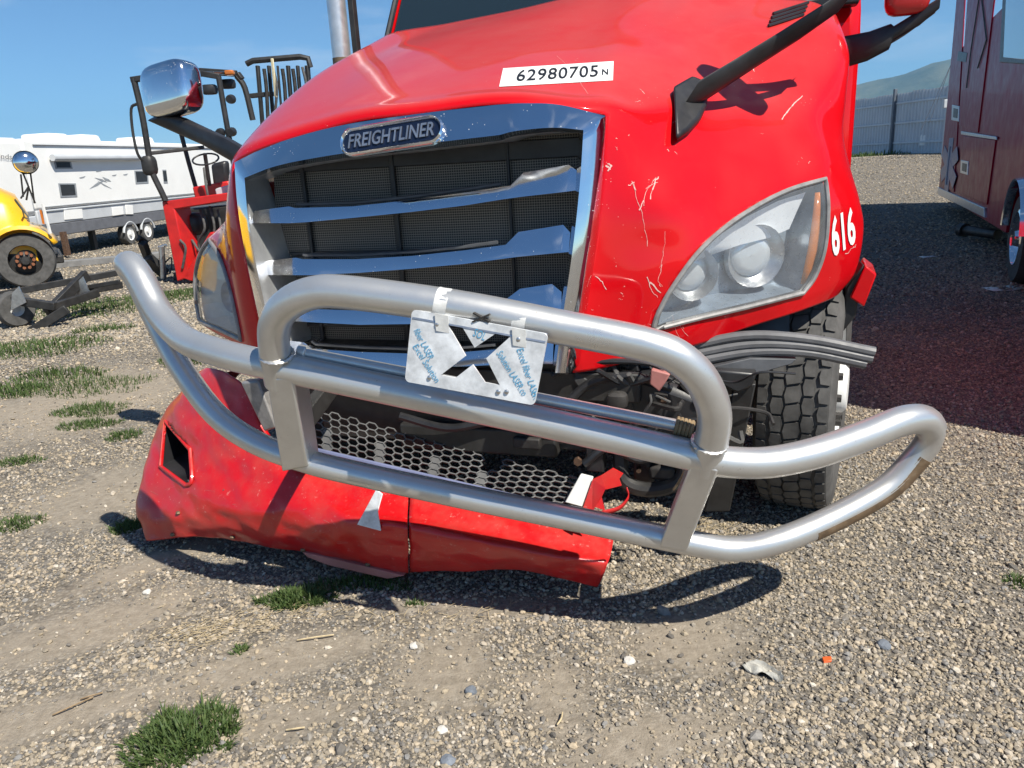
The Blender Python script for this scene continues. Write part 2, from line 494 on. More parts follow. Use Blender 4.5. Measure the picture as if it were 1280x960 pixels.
t = NT('mountain')
nz = t.noise(0.004, 8, 0.65)
t.set(Base_Color=t.ramp(nz, [(0.35, (0.045, 0.065, 0.035)), (0.55, (0.10, 0.11, 0.06)), (0.75, (0.20, 0.17, 0.11))]), Roughness=0.95)
t.bump(nz, 0.6, 40)

# ================================================================== THE SETTING
# ground: one sheet, fine near the camera
def axis(stops):
    out = []
    for a, b, s in stops:
        n = max(1, round((b - a) / s))
        out += [a + (b - a) * i / n for i in range(n)]
    return out + [stops[-1][1]]
gx = axis([(-5500, -300, 900), (-300, -40, 65), (-40, -12, 3), (-12, -4, .5), (-4, 4, .12), (4, 12, .5), (12, 40, 2), (40, 300, 65), (300, 5500, 900)])
gy = axis([(-120, -20, 50), (-20, 0, 2.5), (0, 5.5, .11), (5.5, 14, .4), (14, 44, 1.5), (44, 300, 64), (300, 7400, 1300)])
me = bpy.data.meshes.new('gravel_ground')
gv = [(x, y, ground_z(x, y)) for y in gy for x in gx]
nx = len(gx)
me.from_pydata(gv, [], [(j * nx + i, j * nx + i + 1, (j + 1) * nx + i + 1, (j + 1) * nx + i) for j in range(len(gy) - 1) for i in range(nx - 1)])
me.shade_smooth()
def gauss(x, y, cx, cy, sx, sy, ang=0):
    c, s = math.cos(ang), math.sin(ang); dx, dy = x - cx, y - cy
    u, v = dx * c + dy * s, -dx * s + dy * c
    return math.exp(-(u / sx) ** 2 - (v / sy) ** 2)
def dirt(x, y):
    """bare trodden earth: wheel tracks and worn patches"""
    d = 0.0
    for px, py, sx, sy, an in ((90, 790, .55, .22, .5), (330, 830, .5, .16, .25), (200, 700, .5, .12, .7), (560, 840, .22, .3, .2), (600, 760, .5, .08, 0), (860, 800, .28, .22, .4), (820, 930, .35, .16, .3), (50, 900, .5, .14, .45),
                               (360, 900, .25, .12, .2), (130, 620, .5, .5, 0), (100, 500, 1.0, 1.2, 0), (700, 870, .12, .25, .1)):
        p = onz(px, py)
        d = max(d, gauss(x, y, p.x, p.y, sx, sy, an))
    return min(1, d)
da = me.attributes.new('dirt', 'FLOAT', 'POINT')
DV = np.array([dirt(x, y) if (abs(x) < 8 and -1 < y < 10) else 0.25 for x, y, z in gv], dtype=np.float32)
da.data.foreach_set('value', DV)
ground = bpy.data.objects.new('gravel_ground', me); col.objects.link(ground)
me.materials.append(M['gravel_ground'])
tag(ground, 'wide gravel yard with trodden dirt tracks', 'ground', kind='structure')

# loose stones lying on the yard near the camera
stone_col = bpy.data.collections.new('stone_shapes')
for k in range(7):
    bm = bmesh.new(); bmesh.ops.create_icosphere(bm, subdivisions=1, radius=1)
    sx, sy, sz = 1.0, random.uniform(.6, .9), random.uniform(.42, .7)
    for v in bm.verts:
        n_ = 1 + 0.48 * noise.noise(v.co * 1.7 + Vector((k * 9, 0, 0)))
        v.co = Vector((v.co.x * sx, v.co.y * sy, v.co.z * sz)) * n_
    sm = bpy.data.meshes.new('stone_shape'); bm.to_mesh(sm); bm.free()
    sm.materials.append(M['gravel_stone'])
    so = bpy.data.objects.new('stone_shape', sm); stone_col.objects.link(so)
NS = 480000
yy = 0.9 + 9.0 * rng.random(NS) ** 1.9
xx = (rng.random(NS) * 2 - 1) * (1.2 + 0.86 * yy)
rr = rng.random(NS)
N2 = 110000
y2 = 7.5 + 27 * rng.random(N2) ** 1.4
yy = np.concatenate([yy, y2]); xx = np.concatenate([xx, (rng.random(N2) * 2 - 1) * (1.0 + 0.80 * y2)]); rr = np.concatenate([rr, rng.random(N2)])
sc_ = 0.0030 + 0.0037 * rng.random(NS) + 0.009 * rng.random(NS) ** 7 + 0.018 * (rng.random(NS) > 0.9985) * rng.random(NS)
sc_ = np.concatenate([sc_ * (1 + 0.09 * np.maximum(0, yy[:NS] - 3)), 0.008 + 0.012 * rng.random(N2) + 0.00045 * y2])
NS += N2
keep = []
pts = []
for i in range(NS):
    x, y = float(xx[i]), float(yy[i])
    d = dirt(x, y) if y < 10 else 0.2
    d = 0.8 * d + 0.35 * noise.noise(Vector((x * 2.2, y * 2.2, 7))) + 0.1 * noise.noise(Vector((x * 7, y * 7, 3)))
    if rr[i] < min(0.93, max(0.0, d * 1.55 - 0.12)): continue
    keep.append(i); pts.append((x, y, ground_z(x, y) + sc_[i] * 0.28))
sme = bpy.data.meshes.new('loose_gravel')
sme.from_pydata(pts, [], [])
a = sme.attributes.new('size', 'FLOAT', 'POINT'); a.data.foreach_set('value', sc_[keep].astype(np.float32))
a = sme.attributes.new('turn', 'FLOAT_VECTOR', 'POINT'); rot = rng.random((len(keep), 3)) * np.array([0.7, 0.7, 6.28]); a.data.foreach_set('vector', rot.astype(np.float32).ravel())
gravel = bpy.data.objects.new('loose_gravel', sme); col.objects.link(gravel)
tag(gravel, 'loose grey and tan gravel stones strewn over the yard', 'gravel', kind='stuff')
ng = bpy.data.node_groups.new('scatter_stones', 'GeometryNodeTree')
ng.interface.new_socket('Geometry', in_out='INPUT', socket_type='NodeSocketGeometry')
ng.interface.new_socket('Geometry', in_out='OUTPUT', socket_type='NodeSocketGeometry')
gi, go = ng.nodes.new('NodeGroupInput'), ng.nodes.new('NodeGroupOutput')
ip = ng.nodes.new('GeometryNodeInstanceOnPoints'); ci = ng.nodes.new('GeometryNodeCollectionInfo')
ci.inputs['Collection'].default_value = stone_col; ci.inputs['Separate Children'].default_value = True; ci.inputs['Reset Children'].default_value = True
na = ng.nodes.new('GeometryNodeInputNamedAttribute'); na.data_type = 'FLOAT'; na.inputs['Name'].default_value = 'size'
nb = ng.nodes.new('GeometryNodeInputNamedAttribute'); nb.data_type = 'FLOAT_VECTOR'; nb.inputs['Name'].default_value = 'turn'
ip.inputs['Pick Instance'].default_value = True
e2r = ng.nodes.new('FunctionNodeEulerToRotation')
ng.links.new(gi.outputs[0], ip.inputs['Points']); ng.links.new(ci.outputs[0], ip.inputs['Instance'])
ng.links.new(na.outputs['Attribute'], ip.inputs['Scale'])
ng.links.new(nb.outputs['Attribute'], e2r.inputs[0]); ng.links.new(e2r.outputs[0], ip.inputs['Rotation'])
ng.links.new(ip.outputs[0], go.inputs[0])
gravel.modifiers.new('scatter', 'NODES').node_group = ng

# far hills: ridge across the right of the view
mb = MB()
prof = [(-1, .5), (.1, 1.0), (.25, 3.2), (.36, 5.2), (.42, 6.6), (.46, 7.2), (.5, 8.4), (.56, 9.3), (.62, 8.2), (.7, 7.5), (.8, 5.0), (1.0, 3.0), (1.3, 1.0)]
rows = []
DIST = 4300.0
base_h = 60.0
angs = [a for a, h in prof]
fine_a = [-0.6 + 1.9 * i / 150 for i in range(151)]
for k, (dd, hf) in enumerate(((0.72, -0.06), (0.80, .16), (0.9, .45), (0.96, .78), (1.0, 1.0), (1.1, .6), (1.3, 0))):
    r = []
    for a in fine_a:
        h = np.interp(a, angs, [b for _, b in prof]) / 100 * DIST * .93
        D = DIST * dd
        wob = 1 + 0.35 * noise.noise(Vector((a * 9, k * 1.7, 0))) * (hf > 0.05) * (hf < 0.95) + 0.05 * noise.noise(Vector((a * 60, k, 5)))
        r.append(Vector((math.sin(a) * D, math.cos(a) * D, h * hf * wob)))
    rows.append(r)
mb.grid(rows)
hills = mb.build('hills', 'mountain', smooth=80)
tag(hills, 'long wooded mountain ridge far beyond the fence', 'mountain', kind='structure')

# ================================================================== THE RED SEMI TRUCK
truck = thing('semi_truck', 'crash-damaged red semi truck with a chrome grille, bonnet number 62980705', 'truck', tuple(tw(0, 0.9, 0)))

def px2(p):
    return p if isinstance(p, Vector) else T(*p)
def spline_grid(rows, su, sv):
    """bicubic surface through a grid of points -> dense rows"""
    R1 = [crom([px2(p) for p in r], su) for r in rows]
    cols = [crom([R1[i][j] for i in range(len(R1))], sv) for j in range(len(R1[0]))]
    return [[cols[j][i] for j in range(len(cols))] for i in range(len(cols[0]))]

def side(p, dx, dy, dz):
    q = w2t(px2(p)); return tw(q.x + dx, q.y + dy, q.z + dz)

HOOD = [
 # c1 left outer, c2, c3 left grille edge, c4, c5, c6, c7 right grille edge, c8, c9, c10, c11, c12 right outer
 [(250, 402, .45), (300, 432, .15), (333, 447, .05), (430, 450, .0), (525, 455, .0), (620, 460, .0), (716, 466, .05), (800, 449, .12), (885, 427, .27), (955, 403, .42), (1008, 386, .55), (1048, 368, .72)],
 [(247, 388, .47), (296, 418, .15), (325, 405, .05), (430, 400, .0), (525, 400, .0), (620, 405, .0), (722, 412, .05), (812, 398, .12), (900, 385, .27), (970, 368, .42), (1022, 352, .55), (1068, 340, .72)],
 [(244, 345, .50), (283, 345, .20), (308, 325, .07), (430, 320, .0), (525, 320, .0), (620, 318, .0), (739, 315, .07), (830, 318, .13), (905, 312, .26), (975, 302, .41), (1032, 295, .55), (1078, 290, .72)],
 [(256, 303, .52), (279, 285, .28), (297, 258, .09), (430, 230, .0), (525, 225, .0), (620, 225, .0), (750, 230, .09), (835, 236, .17), (905, 230, .33), (975, 224, .47), (1035, 218, .58), (1073, 248, .74)],
 [(300, 283, .72), (303, 250, .42), (293, 203, .13), (420, 157, .03), (525, 141, .0), (640, 129, .03), (757, 144, .13), (838, 165, .30), (900, 155, .47), (960, 148, .60), (1020, 148, .72), (1054, 175, .85)],
 [(318, 268, .92), (322, 232, .66), (304, 180, .25), (420, 135, .15), (525, 118, .12), (640, 107, .14), (768, 120, .25), (850, 122, .42), (905, 112, .62), (960, 105, .76), (1017, 102, .86), (1056, 122, .95)],
 [(350, 250, 1.1), (368, 195, .95), (345, 137, .55), (440, 100, .5), (540, 81, .48), (660, 68, .5), (790, 76, .55), (862, 80, .68), (910, 70, .82), (960, 63, .93), (1015, 58, 1.02), (1060, 70, 1.10)],
 [(405, 215, 1.3), (425, 150, 1.2), (400, 93, .9), (480, 66, .95), (570, 46, .95), (690, 32, .95), (812, 36, .93), (870, 40, .98), (920, 34, 1.04), (965, 30, 1.10), (1012, 26, 1.16), (1053, 40, 1.20)],
 [(475, 160, 1.6), (492, 85, 1.55), (480, 46, 1.45), (560, 29, 1.5), (645, 12, 1.5), (745, -10, 1.5), (850, -16, 1.42), (900, -12, 1.38), (940, -8, 1.38), (980, -2, 1.38), (1018, 3, 1.38), (1046, 20, 1.38)],
]
HOODR = []
for i, r in enumerate(HOOD):
    l = r[0]; o = r[-1]
    HOODR.append([side(l, .04, .45, 0.02), side(l, -.0, .2, 0.0)] + r + [side(o, -.01, .18, 0.0), side(o, -.05, .5, 0.0)])
SU, SV = 14, 14
dense = spline_grid(HOODR, SU, SV)
nr, nc = len(dense), len(dense[0])
C3, C7 = 4 * SU, 8 * SU        # dense columns of the grille edges
R4 = 4 * SV                    # dense row of the grille top
# soft dents in the damaged right wing
def dent(p):
    q = w2t(p)
    w = min(1, max(0, (q.x - 0.62) / .2))
    return p + EY * (0.018 * w * noise.noise(Vector((q.x * 6, q.z * 6, 2)))) + EX * 0
dense = [[dent(p) for p in r] for r in dense]
for i in range(nr):
    for j in range(nc):
        if i >= R4:
            e_ = math.exp(-((j - C7 + (i - R4) * .10) / 3.2) ** 2)
            dense[i][j] = dense[i][j] + EZ * (.012 * e_ * min(1, (i - R4) / 10 + .2))
# wing panel hidden grid for the grille region is left out: the grille sits there
HL_R = [(816, 412), (822, 392), (838, 362), (870, 318), (905, 285), (945, 258), (985, 238), (1031, 224), (1034, 262), (1030, 310), (1018, 345), (1003, 366), (940, 382), (880, 396)]
HL_L = [(262, 300), (251, 318), (245, 345), (246, 375), (250, 400), (275, 412), (302, 425), (296, 395), (287, 355), (275, 320)]
def proj(p):
    q = CROT.transposed() @ (p - CAMP); return 640 + FPX * q.x / -q.z, 480 - FPX * q.y / -q.z
def inpoly(x, y, poly):
    c = False; j = len(poly) - 1
    for i in range(len(poly)):
        (xi, yi), (xj, yj) = poly[i], poly[j]
        if (yi > y) != (yj > y) and x < (xj - xi) * (y - yi) / (yj - yi) + xi: c = not c
        j = i
    return c
full = MB(); full.grid(dense)
HBVH = BVHTree.FromPolygons([tuple(p) for p in full.v], full.f)
def hit(px, py, bvh=None, off=0.0):
    d = ray(px, py).normalized()
    loc, n, i, dist = (bvh or HBVH).ray_cast(CAMP, d)
    if loc is None: return None, None
    if n.dot(d) > 0: n = -n
    return loc + n * off, n
hood_mb = MB(); hood_mb.v = full.v
for i in range(nr - 1):
    for j in range(nc - 1):
        if i < R4 and C3 <= j < C7: continue
        f = (i * nc + j, i * nc + j + 1, (i + 1) * nc + j + 1, (i + 1) * nc + j)
        ctr = (full.v[f[0]] + full.v[f[2]]) / 2
        x, y = proj(ctr)
        if j > C7 and inpoly(x, y, HL_R): continue
        if C3 > j > 2 * SU - 6 and inpoly(x, y, HL_L): continue
        hood_mb.f.append(f)
bm = hood_mb
used = sorted({i for f in bm.f for i in f}); rem = {o: n for n, o in enumerate(used)}
bm.v = [bm.v[i] for i in used]; bm.f = [tuple(rem[i] for i in f) for f in bm.f]
hood = hood_mb.build('hood', 'red_paint', truck, smooth=60, solid=0.008)
tag(hood, 'red bonnet with buckled right wing')

# ---- chrome grille surround
def edgeloop(pts, yt):
    return [T(x, y, yt(x, y) if callable(yt) else yt) for x, y in pts]
OUT = [(333, 447, -0.063), (325, 405, -0.050), (308, 325, -0.007), (297, 258, 0.041), (293, 203, 0.104), (340, 181, 0.070), (420, 158, 0.015), (525, 142, -0.015), (620, 131, 0.005), (655, 129, 0.015), (700, 131, 0.050), (757, 145, 0.105), (750, 230, 0.053), (739, 315, -0.003), (722, 412, -0.058), (714, 466, -0.080)]
MID = None
INN = [(343, 447, -0.053), (338, 405, -0.035), (321, 325, -0.002), (312, 270, 0.031), (308, 226, 0.079), (352, 211, 0.045), (432, 198, 0.020), (530, 187, 0.000), (625, 176, 0.010), (645, 170, 0.020), (690, 165, 0.040), (724, 166, 0.090), (720, 230, 0.058), (711, 315, 0.002), (697, 412, -0.038), (690, 466, -0.060)]
rows = []
MID = []
for (ax, ay, ad), (bx_, by_, bd_) in zip(OUT, INN):
    MID.append((ax + (bx_ - ax) * .84, ay + (by_ - ay) * .84, min(ad, bd_) - .062))
lo, lm, li = [[T(*p) for p in L] for L in (OUT, MID, INN)]
def corners(pts):
    """spline along each straight run, sharp at the two top corners"""
    return crom(pts[:5], 5)[:-1] + crom(pts[4:9], 5)[:-1] + crom(pts[8:12], 5)[:-1] + crom(pts[11:], 5)
lo, lm, li = corners(lo), corners(lm), corners(li)
lb = [p + EY * (.20 - w2t(p).y + .012) for p in li]
lo2 = [p + EY * .16 for p in lo]
mb = MB(); mb.grid([lo2, lo, [(a + b) / 2 - EY * .004 for a, b in zip(lo, lm)], lm, [(a + b) / 2 for a, b in zip(lm, li)], li])
surround = mb.build('grille_surround', 'chrome', truck, smooth=38)
mb = MB(); mb.grid([li, [(a + b) / 2 for a, b in zip(li, lb)], lb]); mb.build('inner_frame', 'satin_chrome', surround, smooth=38)
tag(surround, 'bug-spattered chrome grille surround with a bent top edge')

# ---- chrome louvres
LOUV = [
 ([(318, 264), (337, 261), (361, 258), (369, 260), (440, 258), (514, 250), (580, 241), (638, 232), (654, 216), (711, 206), (721, 213)],
  [(314, 279), (335, 279), (362, 279), (380, 278), (445, 272), (514, 265), (580, 257), (630, 249), (652, 246), (705, 240), (720, 238)]),
 ([(328, 327), (343, 325), (370, 322), (378, 324), (445, 324), (514, 320), (580, 313), (632, 306), (648, 290), (704, 281), (713, 291)],
  [(324, 343), (345, 344), (370, 344), (388, 344), (450, 341), (514, 336), (580, 330), (625, 324), (648, 321), (700, 316), (711, 315)]),
 ([(343, 382), (352, 372), (374, 372), (382, 386), (445, 388), (514, 388), (580, 383), (630, 376), (650, 361), (690, 355), (702, 365)],
  [(338, 398), (352, 401), (376, 402), (392, 403), (450, 406), (514, 405), (580, 400), (622, 395), (645, 393), (690, 391), (702, 390)]),
 ([(352, 430), (362, 426), (380, 428), (390, 436), (450, 440), (514, 442), (580, 440), (628, 436), (646, 424), (680, 420), (692, 428)],
  [(348, 444), (362, 448), (382, 450), (398, 452), (455, 458), (514, 459), (580, 458), (620, 456), (642, 455), (678, 455), (691, 455)]),
]
for top, bot in LOUV:
    tp_, bt_ = [], []
    n = len(top)
    def yl(i):
        u = (i / (n - 1)) * 2 - 1
        return 0.045 + (0.02 * u * u if u > 0 else -0.012 * u * u)
    tp_ = [T(x, y, yl(i) + .42 * (bot[i][1] - y) * 2.5 / FPX) for i, (x, y) in enumerate(top)]
    bt_ = [T(x, y, yl(i)) for i, (x, y) in enumerate(bot)]
    def dens(a):
        o = []
        for i in range(len(a) - 1):
            for k in range(4): o.append(a[i].lerp(a[i + 1], k / 4))
        return o + [a[-1]]
    tp_, bt_ = dens(tp_), dens(bt_)
    md = [(a + b) / 2 - EY * .002 for a, b in zip(tp_, bt_)]
    bk_ = [p + EY * .15 - EZ * .012 for p in tp_]
    bb_ = [p + EY * .07 + EZ * .005 for p in bt_]
    mb = MB(); mb.grid([bk_, tp_, md, bt_, bb_, bk_])
    lv = mb.build('louvre', 'chrome', truck, smooth=42)
    mb = MB()      # dark plastic lip behind the thin middle of the louvre
    a = [p + EY * .03 + EZ * .010 for p in tp_[10:28]]
    mb.tube(a, .006, 6)
    mb.build('louvre_seal', 'grey_plastic', lv)

# ---- radiator screen behind the louvres
sq = [tw(-.74, .20, .62), tw(.66, .20, .62), tw(.60, .20, 1.58), tw(-.64, .20, 1.58)]
mb = MB(); mb.add(sq, [(0, 1, 2, 3)])
screen = mb.build('bug_screen', 'bug_screen', truck, smooth=0)
uvl = screen.data.uv_layers.new(name='UVMap')
for li_ in screen.data.loops:
    q = w2t(screen.data.vertices[li_.vertex_index].co + rootloc(truck))
    uvl.data[li_.index].uv = (q.x, q.z)
for px_, w_ in ((498, .018), (388, .014), (640, .010)):
    q = w2t(T(px_, 300, .185))
    mb = MB(); mb.box(tw(q.x, .188, 1.12), (w_, .014, .95), EX, EY, EZ)
    mb.build('screen_strut', 'black_plastic', truck, bevel=.003)
for za, zb, w in ((1.50, 1.56, 0), (1.20, 1.215, 0), (.93, .945, 0)):
    mb = MB(); mb.box(tw(0, .192, (za + zb) / 2), (1.24, .012, zb - za), EX, EY, EZ); mb.build('screen_rail', 'black_plastic', truck, bevel=.003)

# ---- dark engine bay: crossmembers, frame rails, liners, axle
def tbox(mb, x, y, z, s): return mb.box(tw(x, y, z), s, EX, EY, EZ)
def part(name, mat, *boxes, bevel=.006, parent=None):
    mb = MB()
    for b in boxes: tbox(mb, *b)
    return mb.build(name, mat, parent or truck, bevel=bevel)
part('radiator', 'black_plastic', (0, .32, 1.05, (1.15, .12, .95)))
part('firewall_light_block', 'black_plastic', (0, 1.42, 1.35, (2.1, .06, 1.3)))  # unseen black panel added to stop light passing under the bonnet
part('engine', 'black_steel', (0, .85, 1.05, (.75, .8, .8)))  # plain block, also added to keep light out of the bay
part('frame_rail', 'black_steel', (.42, 1.6, .62, (.09, 2.7, .26)))
part('frame_rail', 'black_steel', (-.42, 1.6, .62, (.09, 2.7, .26)))
part('crossmember', 'black_steel', (.03, .22, .60, (1.15, .14, .20)))
part('crossmember', 'black_steel', (.03, .10, .76, (1.35, .05, .10)))
part('lower_duct', 'black_plastic', (.0, .20, .80, (1.2, .2, .16)), bevel=.02)
mb = MB(); mb.tube(crom([tw(-1.0, .92, .50), tw(-.5, .90, .40), tw(0, .90, .38), tw(.5, .90, .40), tw(1.0, .92, .50)], 5), .065, 10)
mb.build('front_axle', 'dark_iron', truck)

# ---- headlights
def closed_spline(px, sub, sharp=()):
    """closed smooth outline in picture points, sharp at given indices"""
    n = len(px)
    P = [Vector((x, y, 0)) for x, y in px]
    out = []
    st = sorted(sharp) or [0]
    for a, b in zip(st, st[1:] + [st[0] + n]):
        run = [P[i % n] for i in range(a, b + 1)]
        out += crom(run, sub)[:-1]
    return [(p.x, p.y) for p in out]
def radial(outline, ctr, rings, fn):
    rows = []
    for s in rings:
        rows.append([fn(ctr[0] + (x - ctr[0]) * s, ctr[1] + (y - ctr[1]) * s, s) for x, y in outline])
    return rows
def surf(x, y, off):
    p, n = hit(x, y)
    return p + n * off
def headlight(outline, sharp, ctr, circles, bright, amber, lab, flat, bowl='lamp_bowl'):
    ol = closed_spline(outline, 5, sharp)
    ol = [(x, y) for x, y in ol if hit(x, y)[0] is not None]
    hl = MB()
    hl.grid(radial(ol, ctr, (1.0, .97, .90), lambda x, y, s: surf(x, y, -.02 - .10 * (1 - s) / .1)), closed_u=True)
    hl.grid(radial(ol, ctr, (.90, .6, .3, .02), lambda x, y, s: surf(x, y, -.12)), closed_u=True)
    body = hl.build('headlight', bowl, truck, smooth=40)
    tag(body, lab)
    b = MB(); rim = [surf(x, y, .003) for x, y in ol]
    b.tube(rim, .0085, 8, closed=True)
    b.build('bezel', 'lamp_trim', body)
    b = MB(); rim = [surf(ctr[0] + (x - ctr[0]) * 0.965, ctr[1] + (y - ctr[1]) * .965, -.004) for x, y in ol]
    b.tube(rim, .006, 6, closed=True)
    b.build('bezel', 'black_plastic', body)
    for (cx, cy, r, rc) in circles:
        p, n = hit(cx, cy)
        p = p - n * .075
        f = (n * 0.9 - EY * .5 + Vector((.1, 0, -.05))).normalized()
        b = MB(); b.lathe([(r * .3, -.055), (r * .7, -.04), (r, .0), (r * 1.1, .012), (r * 1.14, -.01)], p, f, 28)
        b.build('reflector', 'aluminium', body, smooth=50)
        b = MB(); b.lathe([(.001, -.012), (r * .45, -.013), (r * .72, -.018), (r * .80, -.035)], p, f, 28)
        b.build('projector_lens', 'projector', body, smooth=60)
    if bright:
        b = MB()
        top, bot = bright
        b.grid([[surf(x, y, -.028) for x, y in top], [surf((a + c) / 2, (d + e) / 2, -.055) for (a, d), (c, e) in zip(top, bot)], [surf(x, y, -.075) for x, y in bot], [surf(x, y, -.115) for x, y in bot]])
        b.build('upper_reflector', 'lamp_glare_white', body, smooth=60)
    if amber:
        b = MB(); n_ = len(amber)
        b.grid([[surf(a, y, -.012) for a, _, y in amber], [surf((a + c) / 2, y, -.004) for a, c, y in amber], [surf(c, y, -.014) for _, c, y in amber]])
        b.build('turn_signal', 'amber', body, smooth=60, solid=.004)
    ln = MB(); ln.grid(radial(ol, ctr, (1, .92, .8, .6, .35, .02), lambda x, y, s: surf(x, y, .002 + flat * (1 - s * s))), closed_u=True)
    ln.build('lens', 'cloudy_lens', body, smooth=80)
simple('lamp_pale_reflection', (0.80, 0.78, 0.70), 0.4, var=0.15, vs=20)  # pale beige bowl paints the bright ground mirrored in the far lens
simple('lamp_bowl', (0.27, 0.32, 0.38), 0.30, metal=0.35, var=0.2, vs=20)
simple('lamp_trim', (0.30, 0.29, 0.28), 0.45, metal=0.3, var=0.3, vs=30)
simple('lamp_glare_white', (0.88, 0.89, 0.90), 0.30, metal=0.1, var=0.06, vs=30)  # near-white base paints the sun's glare on the upper reflector
t = NT('projector')
w = t.node('TexWave', Scale=90.0, Distortion=0.5); t.link(t.pos(), w.inputs['Vector'])
t.set(Base_Color=t.ramp(w.outputs['Fac'], [(0.2, (0.45, 0.49, 0.53)), (0.8, (0.78, 0.81, 0.84))]), Roughness=0.12, Metallic=0.35, Coat_Weight=0.8)
t.bump(w.outputs['Fac'], 0.25, 0.003)
headlight(HL_R, (0, 7, 11), (935, 320), [(880, 350, .080, 0), (963, 323, .098, 0)],
          ([(880, 314), (905, 292), (940, 269), (980, 249), (1014, 238)], [(884, 328), (908, 316), (945, 305), (980, 296), (1006, 284)]),
          [(1022, 1030, 240), (1020, 1031, 262), (1017, 1030, 290), (1013, 1027, 315), (1008, 1021, 338), (1004, 1010, 356)],
          'cloudy headlight with two projector lamps and an amber edge', .012)
headlight(HL_L, (0, 6), (270, 365), [(268, 372, .06, 0)], None, None, 'foreshortened headlight on the far wing', .008, 'lamp_pale_reflection')

# ---- printed marks laid on the bodywork
def text_mesh(s, size=1.0, off=0.0, shear=0.0, spacing=1.0):
    cu = bpy.data.curves.new('lettering', 'FONT')
    cu.body = s; cu.size = size; cu.offset = off; cu.shear = shear; cu.space_character = spacing; cu.resolution_u = 3
    ob = bpy.data.objects.new('lettering', cu); col.objects.link(ob)
    dg = bpy.context.evaluated_depsgraph_get(); dg.update()
    m = bpy.data.meshes.new_from_object(ob.evaluated_get(dg))
    vs = [Vector(v.co) for v in m.vertices]; fs = [tuple(p.vertices) for p in m.polygons]
    bpy.data.objects.remove(ob); bpy.data.curves.remove(cu); bpy.data.meshes.remove(m)
    return vs, fs
def fit_text(s, fn, off=0.0, shear=0.0, spacing=1.0, box=(0, 0, 1, 1)):
    """lettering stretched over fn(u, v) in the box"""
    vs, fs = text_mesh(s, 1.0, off, shear, spacing)
    x0, x1 = min(v.x for v in vs), max(v.x for v in vs); y0, y1 = min(v.y for v in vs), max(v.y for v in vs)
    u0, v0, u1, v1 = box
    mb = MB(); mb.add([fn(u0 + (v.x - x0) / (x1 - x0) * (u1 - u0), v0 + (v.y - y0) / (y1 - y0) * (v1 - v0)) for v in vs], fs)
    return mb
def bil(q):
    """(u right, v up) over a picture quad TL TR BR BL"""
    tl, tr, br, bl = q
    return lambda u, v: ((tl[0] * (1 - u) + tr[0] * u) * v + (bl[0] * (1 - u) + br[0] * u) * (1 - v), (tl[1] * (1 - u) + tr[1] * u) * v + (bl[1] * (1 - u) + br[1] * u) * (1 - v))
def on_hood(q, off):
    b = bil(q)
    def f(u, v):
        x, y = b(u, v); return surf(x, y, off)
    return f
q = [(629, 86), (767, 77), (766, 101), (624, 109)]
f = on_hood(q, .0018)
mb = MB(); mb.grid([[f(i / 12, j / 3) for i in range(13)] for j in range(4)])
st = mb.build('lot_sticker', 'sticker_white', truck, smooth=60)
f2 = on_hood(q, .0030)
fit_text('62980705', f2, off=.012, box=(.14, .22, .865, .84), spacing=1.08).build('lettering', 'print_black', st, smooth=0)
fit_text('N', f2, off=.02, box=(.90, .30, .955, .60)).build('lettering', 'print_black', st, smooth=0)
f3 = on_hood([(1036, 272), (1064, 258), (1070, 303), (1041, 322)], .003)
fit_text('616', f3, off=.03, shear=.12, spacing=1.05).build('unit_number', 'sticker_white', truck, smooth=0)
# scratches and chips through the paint
mb = MB()
def scratch(mb, pts, w):
    q_ = []
    for a_, b_ in zip(pts, pts[1:]):
        for k_ in range(4): q_.append((a_[0] + (b_[0] - a_[0]) * k_ / 4 + random.uniform(-1.1, 1.1), a_[1] + (b_[1] - a_[1]) * k_ / 4 + random.uniform(-1.1, 1.1)))
    pts = q_ + [pts[-1]]
    P = [hit(x, y) for x, y in pts]
    for (p, n), (p2, n2) in zip(P, P[1:]):
        if p is None or p2 is None: continue
        d = (p2 - p).normalized(); s = d.cross(n).normalized() * w * random.uniform(.3, .75)
        mb.add([p - s + n * .0012, p + s + n * .0012, p2 + s * .6 + n2 * .0012, p2 - s * .6 + n2 * .0012], [(0, 1, 2, 3)])
for pts, w in (([(786, 232), (792, 228), (795, 238)], .0025), ([(790, 226), (797, 252), (806, 280), (809, 308)], .0012), ([(804, 258), (808, 240), (820, 222)], .0014), ([(812, 250), (820, 225), (823, 221)], .003),
               ([(808, 236), (822, 228)], .0022), ([(800, 262), (805, 250)], .003), ([(832, 290), (829, 320), (824, 335)], .0010), ([(808, 345), (814, 362), (822, 372)], .0022), ([(812, 352), (826, 366)], .004), ([(828, 330), (822, 350), (826, 358)], .0016),
               ([(757, 206), (763, 212)], .006), ([(760, 204), (765, 207), (760, 214)], .005), ([(745, 345), (752, 352), (758, 362)], .0022), ([(840, 395), (848, 420), (850, 440)], .0010), ([(846, 402), (860, 420)], .0012),
               ([(1056, 318), (1066, 310), (1070, 306)], .0025), ([(695, 70), (720, 95), (735, 118)], .0009), ([(978, 150), (990, 132), (1003, 120)], .0035), ([(940, 84), (943, 90)], .003), ([(800, 112), (806, 118)], .002), ([(795, 128), (801, 127)], .002)):
    scratch(mb, pts, w)
for k in range(10):
    x, y = random.uniform(765, 1030), random.uniform(150, 225)
    x2, y2 = x + random.uniform(-3, 3), y + random.uniform(-3, 3)
    scratch(mb, [(x, y), (x2, y2)], random.uniform(.0006, .0016))
for k in range(18):
    x, y = random.uniform(730, 860), random.uniform(330, 440)
    if inpoly(x, y, HL_R): continue
    scratch(mb, [(x, y), (x + random.uniform(-4, 6), y + random.uniform(-3, 3))], random.uniform(.0005, .0014))
